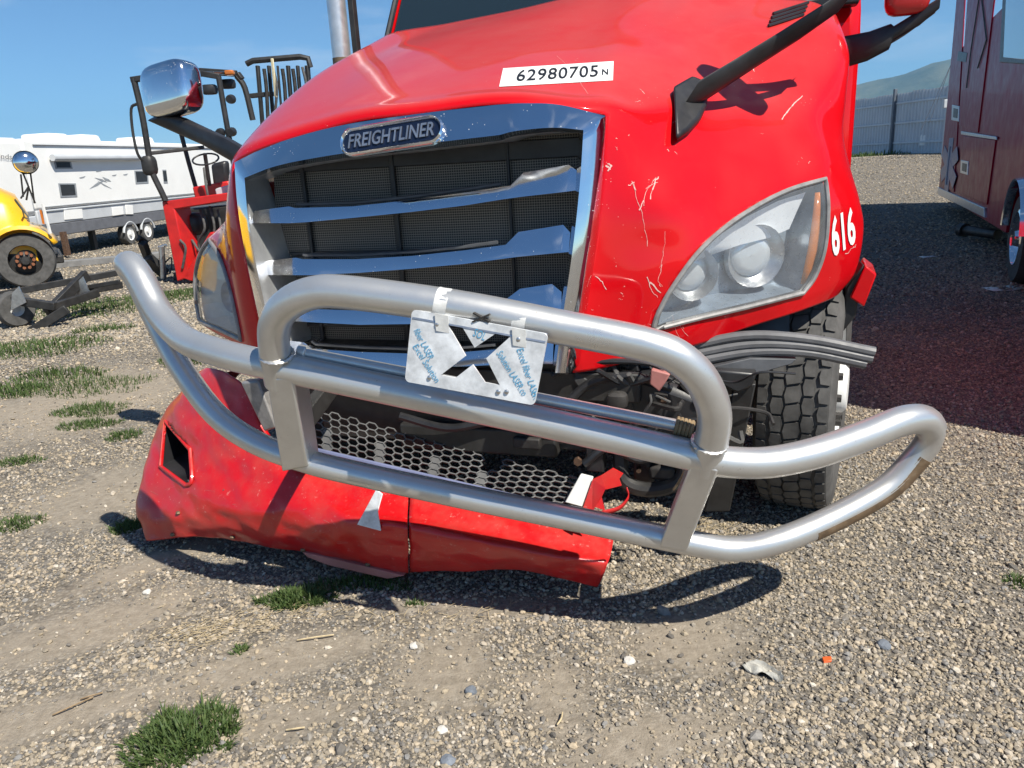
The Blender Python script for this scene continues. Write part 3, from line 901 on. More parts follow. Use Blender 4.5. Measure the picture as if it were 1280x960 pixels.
tag(mb.build('paint_scratches', 'scratch', truck, smooth=0), kind='stuff')

# ---- maker's badge on the chrome
BC = T(489, 170, -.060)
bx = (T(556, 160, -.05) - T(422, 181, -.05)); bx.normalize()
bn = -EY; bn = (bn - bx * bn.dot(bx)).normalized(); bn = (bn + EZ * .38).normalized(); bz = bn.cross(bx).normalized() * -1
if bz.z < 0: bz = -bz
def stad(rx, ry, z):
    o = []
    for k in range(36):
        a = 2 * math.pi * k / 36; cx = (rx - ry) * (1 if math.cos(a) > 0 else -1)
        o.append(BC + bx * (cx + ry * math.cos(a)) + bz * (ry * math.sin(a)) + bn * z)
    return o
W_, H_ = .178, .046
mb = MB(); mb.grid([stad(W_, H_, -.01), stad(W_, H_, .008), stad(W_ - .006, H_ - .006, .013), stad(W_ - .012, H_ - .012, .007), stad(W_ - .013, H_ - .013, .002)], closed_u=True)
badge = mb.build('badge', 'chrome', truck, smooth=50)
mb = MB(); mb.v = stad(W_ - .011, H_ - .011, .004); mb.f = [tuple(range(36))]
mb.build('badge_plate', 'badge_blue', badge, smooth=0)
vs, fs = text_mesh('FREIGHTLINER', off=.012, shear=.18)
x0, x1 = min(v.x for v in vs), max(v.x for v in vs); y0, y1 = min(v.y for v in vs), max(v.y for v in vs)
tv = lambda z: [BC + bx * ((v.x - x0) / (x1 - x0) - .5) * .295 + bz * ((v.y - y0) / (y1 - y0) - .5) * .044 + bn * z for v in vs]
mb = MB(); mb.add(tv(.0075), fs)
lt = mb.build('lettering', 'aluminium', badge, smooth=0)
m_ = lt.modifiers.new('thickness', 'SOLIDIFY'); m_.thickness = .003; m_.offset = 0

# ---- cab, windscreen, exhaust stack
XL, XR = w2t(T(468, 52, 1.62)).x, w2t(T(1072, 60, 1.72)).x
pts = [(1.66, .75), (1.60, 1.95), (1.64, 2.08), (2.35, 3.05), (3.9, 3.35), (3.9, .75)]
mb = MB()
mb.prism([tw(XL, y, z) for y, z in pts], EX * (XR - XL))
cab = mb.build('cab', 'red_paint', truck, bevel=.05)
n_w = Vector((0, -(3.05 - 2.08), (2.35 - 1.64)))
def ws(u, v, o=.004):
    y, z = 1.64 + (2.35 - 1.64) * v, 2.08 + (3.05 - 2.08) * v
    ln = math.hypot(.71, .97)
    return tw(XL + (XR - XL) * u, y - .97 / ln * o, z + .71 / ln * o)
mb = MB(); mb.prism([ws(.04, .0, .02), ws(.96, .0, .02), ws(.96, .93, .02), ws(.04, .93, .02)], ws(.5, .5, .024) - ws(.5, .5, .012))
wsx = mb.build('windscreen', 'windscreen_glass', truck, bevel=.004) if 'windscreen_glass' in M else None
t = NT('windscreen_glass')
t.set(Base_Color=(0.012, 0.02, 0.022), Roughness=0.03, Specular_IOR_Level=0.8, Coat_Weight=1.0)
if wsx is None: wsx = mb.build('windscreen', 'windscreen_glass', truck, bevel=.004)
mb = MB(); mb.tube(fillet([ws(.025, -.02, .03), ws(.025, .95, .03), ws(.975, .95, .03), ws(.975, -.02, .03)], .08), .016, 8)
mb.build('windscreen_seal', 'black_plastic', wsx)
mb = MB(); mb.bar(ws(.01, -.03, .05), ws(.99, -.03, .05), .10, .04, EZ); mb.build('cowl', 'black_plastic', truck, bevel=.01)
SP = T(428, 76, 2.15)
mb = MB(); mb.cyl(SP - EZ * .8, SP + EZ * 1.6, .056, seg=24)
stack = mb.build('exhaust_stack', 'satin_chrome', truck)
mb = MB(); mb.box(SP + EX * .088 + EY * .03 + EZ * .2, (.035, .05, 2.2), EX, EY, EZ); mb.build('stack_bracket', 'black_steel', stack, bevel=.004)
mb = MB(); mb.cyl(SP - EZ * .02, SP + EZ * .015, .058, seg=24); mb.build('clamp', 'bare_rusty_steel', stack)
part('sleeper_side', 'red_paint', (XR - .02, 2.9, 1.7, (.03, 2.4, 2.3)))
part('chassis', 'black_steel', (.1, 3.2, .65, (1.6, 2.6, .3)))

# ---- mirrors
def superell(mb, c, X, Y, Z, s, e=.45, n=24):
    def pw(v): return math.copysign(abs(v) ** e, v)
    rows = []
    for i in range(n // 2 + 1):
        ph = -math.pi / 2 + math.pi * i / (n // 2)
        rows.append([c + X * (s[0] * pw(math.cos(ph)) * pw(math.cos(2 * math.pi * k / n))) + Y * (s[1] * pw(math.cos(ph)) * pw(math.sin(2 * math.pi * k / n))) + Z * (s[2] * pw(math.sin(ph))) for k in range(n)])
    return mb.grid(rows, closed_u=True)
def arm_loft(mb, st):
    """stations: (point, half width vec, half thickness vec)"""
    rows = []
    for p, a, b in st:
        r = []
        for k in range(12):
            an = 2 * math.pi * k / 12
            f = lambda v: math.copysign(abs(v) ** .6, v)
            r.append(p + a * f(math.cos(an)) + b * f(math.sin(an)))
        rows.append(r)
    o = len(mb.v)
    mb.grid(rows, closed_u=True)
    mb.f.append(tuple(o + k for k in range(12))); mb.f.append(tuple(o + (len(rows) - 1) * 12 + k for k in range(11, -1, -1)))
    return mb
LM = T(215, 112, .80)
mx_ = (EX + EZ * .10 - EY * .15).normalized(); mz_ = (EZ - EX * .06 + EY * .1).normalized(); my_ = mx_.cross(mz_)
mb = MB(); superell(mb, LM, mx_, my_, mz_, (.148, .075, .116), .5, 28)
lmir = mb.build('mirror', 'chrome', truck, smooth=70); tag(lmir, 'chrome bonnet mirror on a black arm')
mb = MB()
arm_loft(mb, [(T(198, 146, .80), mx_ * .06, EY * .03 + EZ * .012), (T(222, 155, .80), mx_ * .05 + EZ * .02, EY * .03), (T(255, 170, .74), EZ * .042, EY * .03), (T(290, 188, .66), EZ * .048, EY * .03), (T(318, 205, .62), EZ * .05, EY * .03)])
mb.build('mirror_arm', 'black_plastic', lmir, smooth=50)
foot, fn_ = hit(868, 148)
S_ = hit(912, 112)[0]
S_ = hit(915, 110)[0]
RM = S_ + SUN * .60
mb = MB(); superell(mb, RM, EX, EY, EZ, (.085, .06, .19), .6, 24)
rmir = mb.build('mirror', 'mirror_body_red', truck, smooth=70); tag(rmir, 'red bonnet mirror high over the near wing')
mb = MB()
pad = [(843, 113), (846, 179), (862, 168), (876, 152), (884, 134), (886, 108), (866, 100)]
PP = [surf(x, y, .001) for x, y in pad]
mb.prism(PP, -EY * .05 + EZ * .012)
mb.build('mirror_foot', 'black_plastic', rmir, bevel=.012)
y0 = w2t(surf(868, 128, .03)).y
mb = MB()
A_ = lambda x, y, d: T(x, y, d)
wv = (T(0, 0, 0) * 0)
perp = (EZ * .8 + EX * .55).normalized()
arm_loft(mb, [(A_(862, 122, y0 - .03), perp * 0.065, EY * .03), (A_(900, 100, y0 + .01), perp * 0.068, EY * .028), (A_(960, 62, y0 + .08), perp * 0.061, EY * .026), (A_(1015, 27, y0 + .16), perp * 0.061, EY * .025), (A_(1062, -6, y0 + .22), perp * 0.058, EY * .025), (A_(1090, -40, y0 + .26), perp * 0.043, EY * .02)])
mb.build('mirror_arm', 'black_plastic', rmir, smooth=50)
mb = MB(); mb.tube([A_(1085, -30, y0 + .25), RM], .022, 8); mb.build('mirror_arm', 'black_plastic', rmir)
mb = MB()     # ribbed black vent below the arm
for k in range(5):
    a0 = surf(960 + k * 2, 34 - k * 5, .006); b0 = surf(1004 + k * 2, 20 - k * 5, .006) if hit(1004 + k * 2, 20 - k * 5)[0] else a0
    mb.tube([a0, b0], .006, 6)
mb.build('hood_vent', 'black_plastic', truck)
mb = MB()
arm_loft(mb, [(T(1052, 66, 1.5), EZ * .065, EY * .04), (T(1085, 58, 1.47), EZ * .058, EY * .04), (T(1112, 46, 1.45), EZ * .05, EY * .035), (T(1116, 42, 1.45), EZ * .028, EY * .03), (T(1150, 22, 1.42), EZ * .030, EY * .03), (T(1174, 4, 1.4), EZ * .022, EY * .02)])
darm = mb.build('door_mirror_arm', 'black_plastic', truck, smooth=50)
mb = MB(); superell(mb, T(1135, -14, 1.42), EX, EY, EZ, (.085, .05, .10), .5, 20); mb.build('door_mirror', 'mirror_body_red', darm, smooth=70)
mb = MB(); mb.tube(crom([T(1100, 60, 1.46), T(1130, 42, 1.44), T(1168, 14, 1.4)], 5), .008, 6); mb.build('mirror_cable', 'rubber', darm)

# ---- black/red corner under the near wing, wheel arch liner, hoses
mb = MB(); mb.prism([T(1062, 372, .78), T(1082, 332, .78), T(1096, 343, .78), T(1080, 384, .78)], EY * .25 + EX * .02)
mb.build('wing_flap', 'red_paint', truck, bevel=.006)
mb = MB(); mb.prism([T(1058, 360, .80), T(1080, 330, .80), T(1070, 395, .80), T(1050, 420, .80)], EY * .3)
mb.build('wing_flap_bracket', 'black_plastic', truck, bevel=.006)
liner = []
for k in range(9):
    a = RAD(-10 + 200 * k / 8)
    liner.append((1.45 - .0 + .66 * -math.cos(a) - .2, .62 + .60 * math.sin(a)))
mb = MB(); mb.grid([[tw(x, y, z) for y, z in [(q_[0], q_[1]) for q_ in liner]] for x in (.62, .8, 1.0, 1.18)])
mb.build('wheel_arch_liner', 'black_plastic', truck, smooth=60, solid=.006)
for k, (a, b, c, d) in enumerate((((850, 436), (930, 420), (1010, 424), (1093, 440)), ((855, 445), (935, 431), (1010, 433), (1090, 448)), ((862, 453), (940, 440), (1010, 441), (1082, 455)))):
    mb = MB(); mb.tube(crom([T(800, a[1] + 10, .22), T(*a, .26), T(*b, .30), T(*c, .32), T(*d, .34)], 6), .0175, 10)
    mb.build('loose_hose', 'grey_hose', truck)
mb = MB(); mb.prism([T(872, 462, .20), T(938, 448, .24), T(996, 449, .30), T(990, 455, .30), T(945, 468, .24), T(885, 470, .2)], EZ * -.015 + EY * .12)
mb.build('bumper_bracket', 'grey_plastic', truck, bevel=.004)
mb = MB(); mb.prism([T(893, 462, .18), T(946, 467, .2), T(940, 484, .2), T(922, 492, .2), T(898, 480, .18)], EY * .14)
mb.build('bumper_bracket', 'black_plastic', truck, bevel=.008)
mb = MB(); mb.prism([T(918, 480, .22), T(945, 480, .22), T(912, 640, .26), T(880, 640, .26)], EY * .05)
mb.build('bumper_strut', 'black_steel', truck, bevel=.005)
# steering and suspension clutter
mb = MB(); mb.prism([T(770, 480, .10), T(800, 468, .1), T(890, 500, .1), T(900, 540, .1), T(860, 560, .1), T(800, 545, .1), T(770, 520, .1)], EY * .25); mb.build('steering_box', 'black_plastic', truck, bevel=.03)
mb = MB(); mb.cyl(T(735, 470, .08), T(735, 470, .3), .05); mb.build('pulley', 'black_steel', truck, bevel=.005)
mb = MB(); superell(mb, T(772, 500, .06), EX, EY, EZ, (.036, .03, .03), .7, 12); mb.build('rusty_fitting', 'dark_iron', truck)
mb = MB(); mb.prism([T(814, 462, .04), T(838, 468, .04), T(832, 478, .04), T(824, 490, .04), T(812, 480, .04)], EY * .03); mb.build('tow_bracket', 'pink_primer', truck, bevel=.004)
for a in ([(712, 500), (740, 478), (790, 470), (840, 485)], [(700, 530), (760, 540), (820, 525), (880, 535)], [(690, 470), (720, 455), (790, 452), (850, 462)], [(730, 580), (760, 560), (800, 575), (835, 560)], [(500, 520), (560, 535), (620, 528), (690, 545)], [(400, 455), (470, 480), (560, 490), (680, 500)]):
    mb = MB(); mb.tube(crom([T(x, y, .05 + .02 * i) for i, (x, y) in enumerate(a)], 6), random.uniform(.008, .016), 8); mb.build('hose', 'black_plastic', truck)
for k in range(26):
    x, y = random.uniform(690, 880), random.uniform(450, 560)
    d_ = random.uniform(.04, .16); P = [(x, y)]
    for q_ in range(3): P.append((P[-1][0] + random.uniform(-10, 45), P[-1][1] + random.uniform(-22, 26)))
    mb = MB(); mb.tube(crom([T(a, b, d_ + random.uniform(-.03, .03)) for a, b in P], 5), random.choice((.003, .004, .006, .009)), 6); mb.build('cable', random.choice(('black_plastic', 'dark_iron', 'rubber')), truck)
for k in range(16):
    x, y = random.uniform(700, 900), random.uniform(455, 590)
    p_ = T(x, y, random.uniform(.06, .12)); mb = MB(); mb.cyl(p_, p_ + EY * .03 - EZ * .0, random.uniform(.008, .016), seg=6); mb.build('bolt', random.choice(('dark_iron', 'rust', 'aluminium')), truck)
for k in range(9):
    x, y = random.uniform(690, 890), random.uniform(460, 580); a = random.uniform(0, 3)
    p_ = T(x, y, random.uniform(.10, .2)); X_ = EX * math.cos(a) + EZ * math.sin(a); Z_ = EZ * math.cos(a) - EX * math.sin(a)
    mb = MB(); mb.box(p_, (random.uniform(.05, .14), .03, random.uniform(.02, .05)), X_, EY, Z_); mb.build('bracket', random.choice(('dark_iron', 'black_steel', 'black_plastic')), truck, bevel=.004)
mb = MB(); mb.tube(crom([T(775, 560, .12), T(780, 600, .1), T(812, 612, .1), T(850, 600, .12), T(860, 560, .14)], 6), .026, 10); mb.build('tow_loop', 'black_steel', truck)
mb = MB(); mb.box(T(805, 585, .2), (.07, .05, .12), EX, EY, EZ); mb.build('spring_hanger', 'black_steel', truck, bevel=.01)
mb = MB(); mb.box(T(828, 590, .13), (.09, .04, .05), EX, EY, EZ); mb.build('spring_bolt', 'dark_iron', truck, bevel=.012)
mb = MB(); mb.box(T(600, 545, .15), (.6, .1, .1), EX, EY, EZ); mb.build('skid_plate', 'black_steel', truck, bevel=.01)
mb = MB(); mb.box(T(660, 552, .10), (.10, .05, .04), EX, EY, EZ); mb.build('bracket', 'dark_iron', truck, bevel=.006)
mb = MB(); mb.box(T(745, 570, .10), (.06, .05, .10), EX, EY, EZ); mb.build('bracket', 'black_plastic', truck, bevel=.006)

# ---- near front wheel, steered towards the left of the picture
WA = RAD(27)
wf = Vector((-math.sin(WA), -math.cos(WA), 0)); wr = Vector((math.cos(WA), -math.sin(WA), 0))   # rolling direction, outward axle
RT, WT = .515, .145
WC = onz(1000, 640); WC = WC - wf * .20; WC.z = RT - .012
PX_target = 988
x_, y_ = proj(WC + wf * RT)
WC = WC + (at(PX_target, 500, (WC + wf * RT).y) - at(x_, 500, (WC + wf * RT).y)) * 1.0
WC.z = RT - .012
wheel = MB()
prof = [(.30, -.10), (.33, -.135), (.42, -.148), (.475, -.142), (.498, -.128), (.502, -.10), (.502, .10), (.498, .128), (.475, .142), (.42, .148), (.33, .135), (.30, .10)]
wheel.lathe(prof, WC, wr, 72)
wheel_o = wheel.build('wheel', 'rubber', truck, smooth=40)
def treadpt(a, s, r):
    return WC + wr * s + (wf * math.cos(a) + EZ * math.sin(a)) * r
mb = MB(); NB = 46
for rib, (s0, s1, ph) in enumerate(((-.125, -.087, 0), (-.077, -.030, .5), (-.022, .026, .1), (.034, .080, .6), (.088, .125, .2))):
    for k in range(NB):
        a0 = 2 * math.pi * (k + ph) / NB; da_ = 2 * math.pi / NB * .86; n_ = 2
        wz = (s1 - s0) * .14
        if rib in (0, 4):
            poly = [(s0, 0), (s1 - wz * (rib == 0), .05), (s1, .5), (s1 - wz * (rib == 0), .95), (s0, 1), (s0, .5)] if rib == 0 else [(s0 + wz, .05), (s1, 0), (s1, .5), (s1, 1), (s0 + wz, .95), (s0, .5)]
        elif rib == 2:
            poly = [(s0, .0), (s1, .18), (s1 + wz, .6), (s1, 1.18), (s0, 1.0), (s0 - wz, .5)]
        else:
            poly = [(s0 + wz, 0), (s1 - wz, .0), (s1, .5), (s1 - wz, 1), (s0 + wz, 1), (s0, .5)]
        top = [treadpt(a0 + da_ * v, s, .515 - .010 * (s / .125) ** 4) for s, v in poly]
        botm = [treadpt(a0 + da_ * v, s, .497) for s, v in poly]
        m_ = len(poly)
        mb.add(top + botm, [tuple(range(m_))] + [(i, i + m_, (i + 1) % m_ + m_, (i + 1) % m_) for i in range(m_)])
mb.build('tread', 'rubber', wheel_o, smooth=0)
mb = MB(); mb.lathe([(.30, .10), (.305, .125), (.295, .132), (.285, .10), (.27, .05), (.20, .035), (.17, .075), (.11, .08), (.10, .15), (.085, .165), (.001, .168)], WC, wr, 48); mb.build('rim', 'white_metal', wheel_o, smooth=40)
for k in range(10):
    a = 2 * math.pi * k / 10; c_ = WC + wr * .075 + (wf * math.cos(a) + EZ * math.sin(a)) * .143
    mb = MB(); mb.cyl(c_, c_ + wr * .075, .021, .016, seg=6); mb.build('lug_nut', 'dark_iron', wheel_o)
# far front wheel
WC2 = WC - EX * 2.05; WC2 = Vector((WC2.x, WC2.y, RT - .012))
mb = MB(); mb.lathe(prof, WC2, wr, 48); w2 = mb.build('wheel', 'rubber', truck, smooth=40)
mb = MB(); mb.lathe([(.30, -.10), (.29, -.13), (.27, -.05), (.17, -.075), (.001, -.16)], WC2, wr, 32); mb.build('rim', 'white_metal', w2, smooth=40)

# ================================================================== BULL BAR
BY = RAD(15); LEAN = .37
BX = Vector((math.cos(BY), -math.sin(BY), 0)); BE = Vector((math.sin(BY), math.cos(BY), 0))
BN = BE + EZ * LEAN
BP0 = at(597, 447, 1.98)
def B(px, py, y=0.0): return onplane(px, py, BP0 + BE * y, BN)
bull = thing('bull_bar', 'bent silver tubular bull bar hanging askew before the grille', 'bull bar', tuple(Vector((BP0.x, BP0.y, 0)) + BE * .2))
RB = .052
up = [B(880, 585), B(893, 530), B(886, 492), B(862, 458), B(815, 433), B(700, 409), B(570, 384), B(440, 366), B(392, 366), B(358, 382), B(343, 408), B(344, 445), B(350, 478)]
mb = MB(); mb.tube(crom(up, 6), .0445, 20); mb.build('upper_hoop', 'silver_tube', bull, smooth=60)
loop = [  # middle bar right to its end, round, back along the lower bar, up the far end
 B(600, 511), B(740, 541), B(870, 570, 0), B(905, 577, 0.009), B(960, 578, 0.044), B(1020, 566, 0.105), B(1080, 545, 0.210), B(1125, 527, 0.289), B(1152, 524, 0.333), B(1163, 535, 0.350), B(1160, 552, 0.350), B(1140, 578, 0.324),
 B(1105, 612, 0.263), B(1040, 648, 0.158), B(975, 675, 0.061), B(920, 686, 0.018), B(860, 678, 0), B(720, 649), B(600, 625), B(450, 593), B(385, 577, 0), B(320, 553, 0.021), B(270, 518, 0.070), B(228, 462, 0.158), B(196, 402, 0.263), B(172, 352, 0.333), B(160, 335, 0.359),
 B(163, 331, 0.341), B(176, 348, 0.297), B(200, 392, 0.210), B(232, 425, 0.114), B(275, 441, 0.044), B(330, 455, 0.009), B(380, 465), B(480, 486)]
def closed_crom(p, sub):
    n = len(p); out = []
    for i in range(n):
        a, b, c, d = p[i - 1], p[i], p[(i + 1) % n], p[(i + 2) % n]
        for k in range(sub):
            t_ = k / sub
            out.append(0.5 * ((2 * b) + (c - a) * t_ + (2 * a - 5 * b + 4 * c - d) * t_ * t_ + (3 * b - a - 3 * c + d) * t_ ** 3))
    return out
lp = closed_crom(loop, 5)
nseg = [i * 5 for i in range(len(loop))]
iR = 9 * 5; iL = 26 * 5 + 2       # far right tip, far left tip
midc = lp[iL:] + lp[:iR + 1]
lowc = lp[iR:iL + 1]
mb = MB(); mb.tube(midc, .0435, 20); mid_o = mb.build('middle_bar', 'silver_tube', bull, smooth=60)
mb = MB(); mb.tube(lowc, .0385, 20); low_o = mb.build('lower_bar', 'silver_tube', bull, smooth=60)
# scraped bare patch on the near wing tip
seg_ = lp[11 * 5 - 2:13 * 5 + 3]
mb = MB(); mb.tube([p - EZ * .004 + BE * -.002 for p in seg_], .0372, 20); mb.build('scraped_patch', 'bare_rusty_steel', low_o, smooth=60)
for quad in ([(332, 474), (366, 471), (384, 584), (352, 590)], [(864, 577), (899, 588), (858, 690), (824, 684)]):
    P = [B(x, y, -.045) for x, y in quad]
    mb = MB(); mb.prism(P, BE * .085); mb.build('upright', 'silver_tube', bull, bevel=.007)
def bead(c, ax, r, par):
    ax = ax.normalized(); u = ax.cross(EY).normalized(); w = ax.cross(u)
    mb = MB(); mb.tube([c + (u * math.cos(a) + w * math.sin(a)) * (r + .0015 * math.sin(a * 19)) for a in [2 * math.pi * k / 48 for k in range(48)]], .0055, 6, closed=True)
    mb.build('weld_bead', 'silver_tube', par)
bead(B(887, 553), B(880, 585) - B(893, 530), .045, bull); bead(B(346, 443), B(344, 445) - B(350, 478), .045, bull)
mb = MB(); mb.tube([B(378, 441, .06), B(862, 535, .06)], .0175, 14); rod = mb.build('cross_rod', 'silver_tube', bull)
mb = MB(); mb.tube([B(373, 440, .06), B(384, 442, .06)], .024, 14); mb.build('end_cap', 'silver_tube', rod, bevel=.004)
mb = MB()
for k in range(5):
    c_ = B(846 + k * 4.5, 532 + k * 1.2, .06)
    mb.tube([c_ + (BE * math.cos(a) + (EZ * .96 + BX * .25) * math.sin(a)) * .022 for a in [2 * math.pi * i / 12 for i in range(12)]], .006, 6, closed=True)
mb.tube(crom([B(858, 545, .05), B(862, 575, .08), B(850, 600, .1), B(842, 612, .1)], 5), .004, 5)
mb.build('rope_lashing', 'rope', rod)
for x, y in ((366, 545), (858, 640)):     # mounting brackets back to the frame
    mb = MB(); mb.bar(B(x, y, .03), B(x, y, .05) + BE * .35 + EZ * .10, .04, .07); mb.build('mount', 'black_steel', bull, bevel=.006)

# the cut-out X plate
pq = [(516, 386), (686, 417), (669, 506), (507, 476)]
def BV(px, py, y=0.0): return onplane(px, py, BP0 + BE * y, BE + EZ * -.06)
Pq = [BV(x, y, -.105) for x, y in pq]
pb = bil(pq)
def plate(u, v, d=0.0):
    a = Pq[0].lerp(Pq[1], u); b = Pq[3].lerp(Pq[2], u)
    return b.lerp(a, v) - BE * d
def rrect(r, n=4):
    o = []
    for cx, cy, a0 in ((1 - r, 1 - 2 * r, 0), (r, 1 - 2 * r, 90), (r, 2 * r, 180), (1 - r, 2 * r, 270)):
        for k in range(n + 1):
            a = RAD(a0 + 90 * k / n); o.append((cx + r * math.cos(a), cy + 2 * r * math.sin(a)))
    return o
Xh = [(.275, .885), (.385, .89), (.497, .64), (.635, .885), (.75, .90), (.592, .525), (.723, .19), (.611, .19), (.50, .405), (.387, .18), (.272, .18), (.44, .505)]
def filled(outer, holes, fn, thick):
    cu = bpy.data.curves.new('cut', 'CURVE'); cu.dimensions = '2D'; cu.fill_mode = 'FRONT'
    for L in [outer] + holes:
        s = cu.splines.new('POLY'); s.points.add(len(L) - 1); s.use_cyclic_u = True
        for i, (u, v) in enumerate(L): s.points[i].co = (u, v, 0, 1)
    ob = bpy.data.objects.new('cut', cu); col.objects.link(ob)
    dg = bpy.context.evaluated_depsgraph_get(); dg.update()
    m = bpy.data.meshes.new_from_object(ob.evaluated_get(dg))
    vs = [(v.co.x, v.co.y) for v in m.vertices]; fs = [tuple(p.vertices) for p in m.polygons]
    bpy.data.objects.remove(ob); bpy.data.curves.remove(cu); bpy.data.meshes.remove(m)
    mb = MB(); n = len(vs)
    edges = {}
    for f in fs:
        for a, b in zip(f, f[1:] + f[:1]):
            k = (min(a, b), max(a, b)); edges.setdefault(k, []).append((a, b))
    mb.add([fn(u, v, thick) for u, v in vs] + [fn(u, v, 0) for u, v in vs], list(fs) + [tuple(i + n for i in reversed(f)) for f in fs] + [(e[0][1], e[0][0], e[0][0] + n, e[0][1] + n) for e in edges.values() if len(e) == 1])
    return mb
pl = filled(rrect(.035), [Xh], plate, .006).build('emblem_plate', 'film_white', bull, smooth=0)
tag(pl, 'plate with a cut-out X, partly covered in printed film')
mb = MB(); mb.add([plate(.01, 1.0, -.001), plate(.99, 1.0, -.001), plate(.99, .88, .0075), plate(.01, .88, .0075)], [(0, 1, 2, 3)])
mb.build('top_flange', 'aluminium', pl, smooth=0)
for u, v in ((.20, .86), (.80, .86), (.19, .12), (.78, .12), (.72, .10)):
    mb = MB(); mb.lathe([(.0065, .0), (.006, .003), (.004, .0045), (.001, .005)], plate(u, v, .006), -BE, 10); mb.build('rivet', 'aluminium', pl)
def ptext(s, u0, v0, u1, v1, h):
    """film print running from (u0,v0) to (u1,v1) on the plate"""
    vs, fs = text_mesh(s, off=.0, shear=.1)
    x0, x1 = min(v.x for v in vs), max(v.x for v in vs)
    w_, hh_ = (Pq[1] - Pq[0]).length, (Pq[0] - Pq[3]).length
    a = Vector((u0 * w_, v0 * hh_, 0)); b = Vector((u1 * w_, v1 * hh_, 0)); d = (b - a); L = d.length; d.normalize(); nrm = Vector((-d.y, d.x, 0))
    o = []
    for v in vs:
        q = a + d * ((v.x - x0) / (x1 - x0) * L) + nrm * (v.y * h)
        u, w = q.x / w_, q.y / hh_
        o.append(plate(min(.995, max(.005, u)), min(.99, max(.01, w)), .0075))
    mb = MB(); mb.add(o, fs); mb.build('film_print', 'print_blue', pl, smooth=0)
ptext('Excel Solution', .035, .50, .24, .06, .026)
ptext('fiber LASER', .03, .72, .17, .36, .026)
ptext('Solution LASER.co', .66, .62, .90, .10, .026)
ptext('Excel fiber LASER', .80, .72, .985, .08, .026)
ptext('SOL', .47, .80, .56, .76, .03)
for (a, b, w) in (((556, 366), (549, 402), .034), ((653, 385), (645, 420), .034)):   # tape round the upper tube
    c_ = B((a[0] + b[0]) / 2 + 2, (a[1] + b[1]) / 2 - 2)
    dirb = (B(700, 409) - B(570, 384)).normalized(); u_ = (EZ - dirb * EZ.dot(dirb)).normalized(); w2_ = dirb.cross(u_)
    mb = MB(); rows = []
    for s in (-w / 2, -w / 4, 0, w / 4, w / 2):
        rows.append([c_ + dirb * s + (u_ * math.cos(q_) + w2_ * math.sin(q_)) * (.0462 + .001 * math.sin(q_ * 5 + s * 90)) for q_ in [2 * math.pi * i / 20 for i in range(20)]])
    mb.grid(rows, closed_u=True); mb.build('tape', 'tape_white', pl, smooth=60)
    cp = BV((a[0] + b[0]) / 2, b[1] + 2, -.113)
    mb = MB(); mb.box(cp, (w, .002, .045), dirb, BE, EZ); mb.build('tape', 'tape_white', pl)
mb = MB()
for a, b in (((592, 391), (612, 402)), ((591, 402), (612, 393))):
    mb.bar(BV(*a, -.108), BV(*b, -.108), .004, .012, BE)
mb.build('small_emblem', 'dark_iron', pl)

# ================================================================== TORN FRONT BUMPER
bumper = thing('front_bumper', 'torn red plastic truck bumper hanging down to the gravel', 'bumper', tuple(onz(480, 712)))
BMP = [
 [(232, 484, .30), (258, 460, .22), (300, 478, .10), (344, 552, .02), (400, 582, -.03), (510, 607, -.06), (640, 640, -.06), (766, 668, -.01)],
 [(206, 515, .24), (243, 500, .14), (292, 532, .04), (365, 583, -.04), (420, 608, -.08), (510, 627, -.10), (640, 657, -.10), (764, 682, -.04)],
 [(188, 562, .17), (232, 568, .06), (300, 590, -.03), (380, 616, -.09), (430, 632, -.12), (510, 646, -.13), (640, 673, -.12), (761, 696, -.06)],
 [(177, 606, .10), (220, 612, .02), (308, 634, -.08), (400, 648, -.13), (440, 654, -.15), (510, 660, -.16), (640, 686, -.15), (757, 707, -.07)],
 [(172, 640, .05), (214, 645, -.01), (306, 660, -.07), (400, 680, -.11), (440, 688, -.12), (510, 694, -.13), (640, 702, -.12), (752, 721, -.05)],
 [(183, 676, -.01), (226, 671, -.02), (304, 678, -.03), (400, 694, -.05), (440, 703, -.06), (510, 718, -.08), (640, 713, -.06), (745, 734, -.02)]]
BR = []
for r in BMP:
    k_ = (.09, .07, .04, .01, 0, 0)[len(BR)]
    r = [(x, y, d + k_) for x, y, d in r]
    l = r[0]; BR.append([side(l, .06, .35, 0), side(l, -.01, .12, 0)] + r)
bd = spline_grid(BR, 18, 16)
nb_ = len(bd)
bd = [[p + EY * (.014 * noise.noise(Vector((p.x * 5, p.z * 9, 8))) + .006 * noise.noise(Vector((p.x * 17, p.z * 21, 2)))) + EZ * ((i / nb_) ** 6 * .020 * noise.noise(Vector((p.x * 4.5, 3, 1)))) for p in r] for i, r in enumerate(bd)]
for r in bd:
    for p in r: p.z = max(p.z, .012)
FOG = [(207, 527), (238, 562), (240, 600), (233, 607), (201, 583)]
fb = MB(); fb.grid(bd); BBVH = BVHTree.FromPolygons([tuple(p) for p in fb.v], fb.f)
m_ = len(bd[0]); SEAM = 7 * 18
left_f, right_f = [], []
for f in fb.f:
    x, y = proj((fb.v[f[0]] + fb.v[f[2]]) / 2)
    if inpoly(x, y, FOG): continue
    (left_f if f[0] % m_ < SEAM else right_f).append(f)
def sub(fs):
    us = sorted({i for f in fs for i in f}); rm = {o: n for n, o in enumerate(us)}
    b = MB(); b.v = [fb.v[i].copy() for i in us]; b.f = [tuple(rm[i] for i in f) for f in fs]; return b
b1 = sub(left_f).build('bumper_end', 'red_plastic', bumper, smooth=50, solid=.004); tag(b1, 'scraped bumper end with an empty fog lamp hole')
rb = sub(right_f)
for v in rb.v: v += EY * .006 + EX * .004
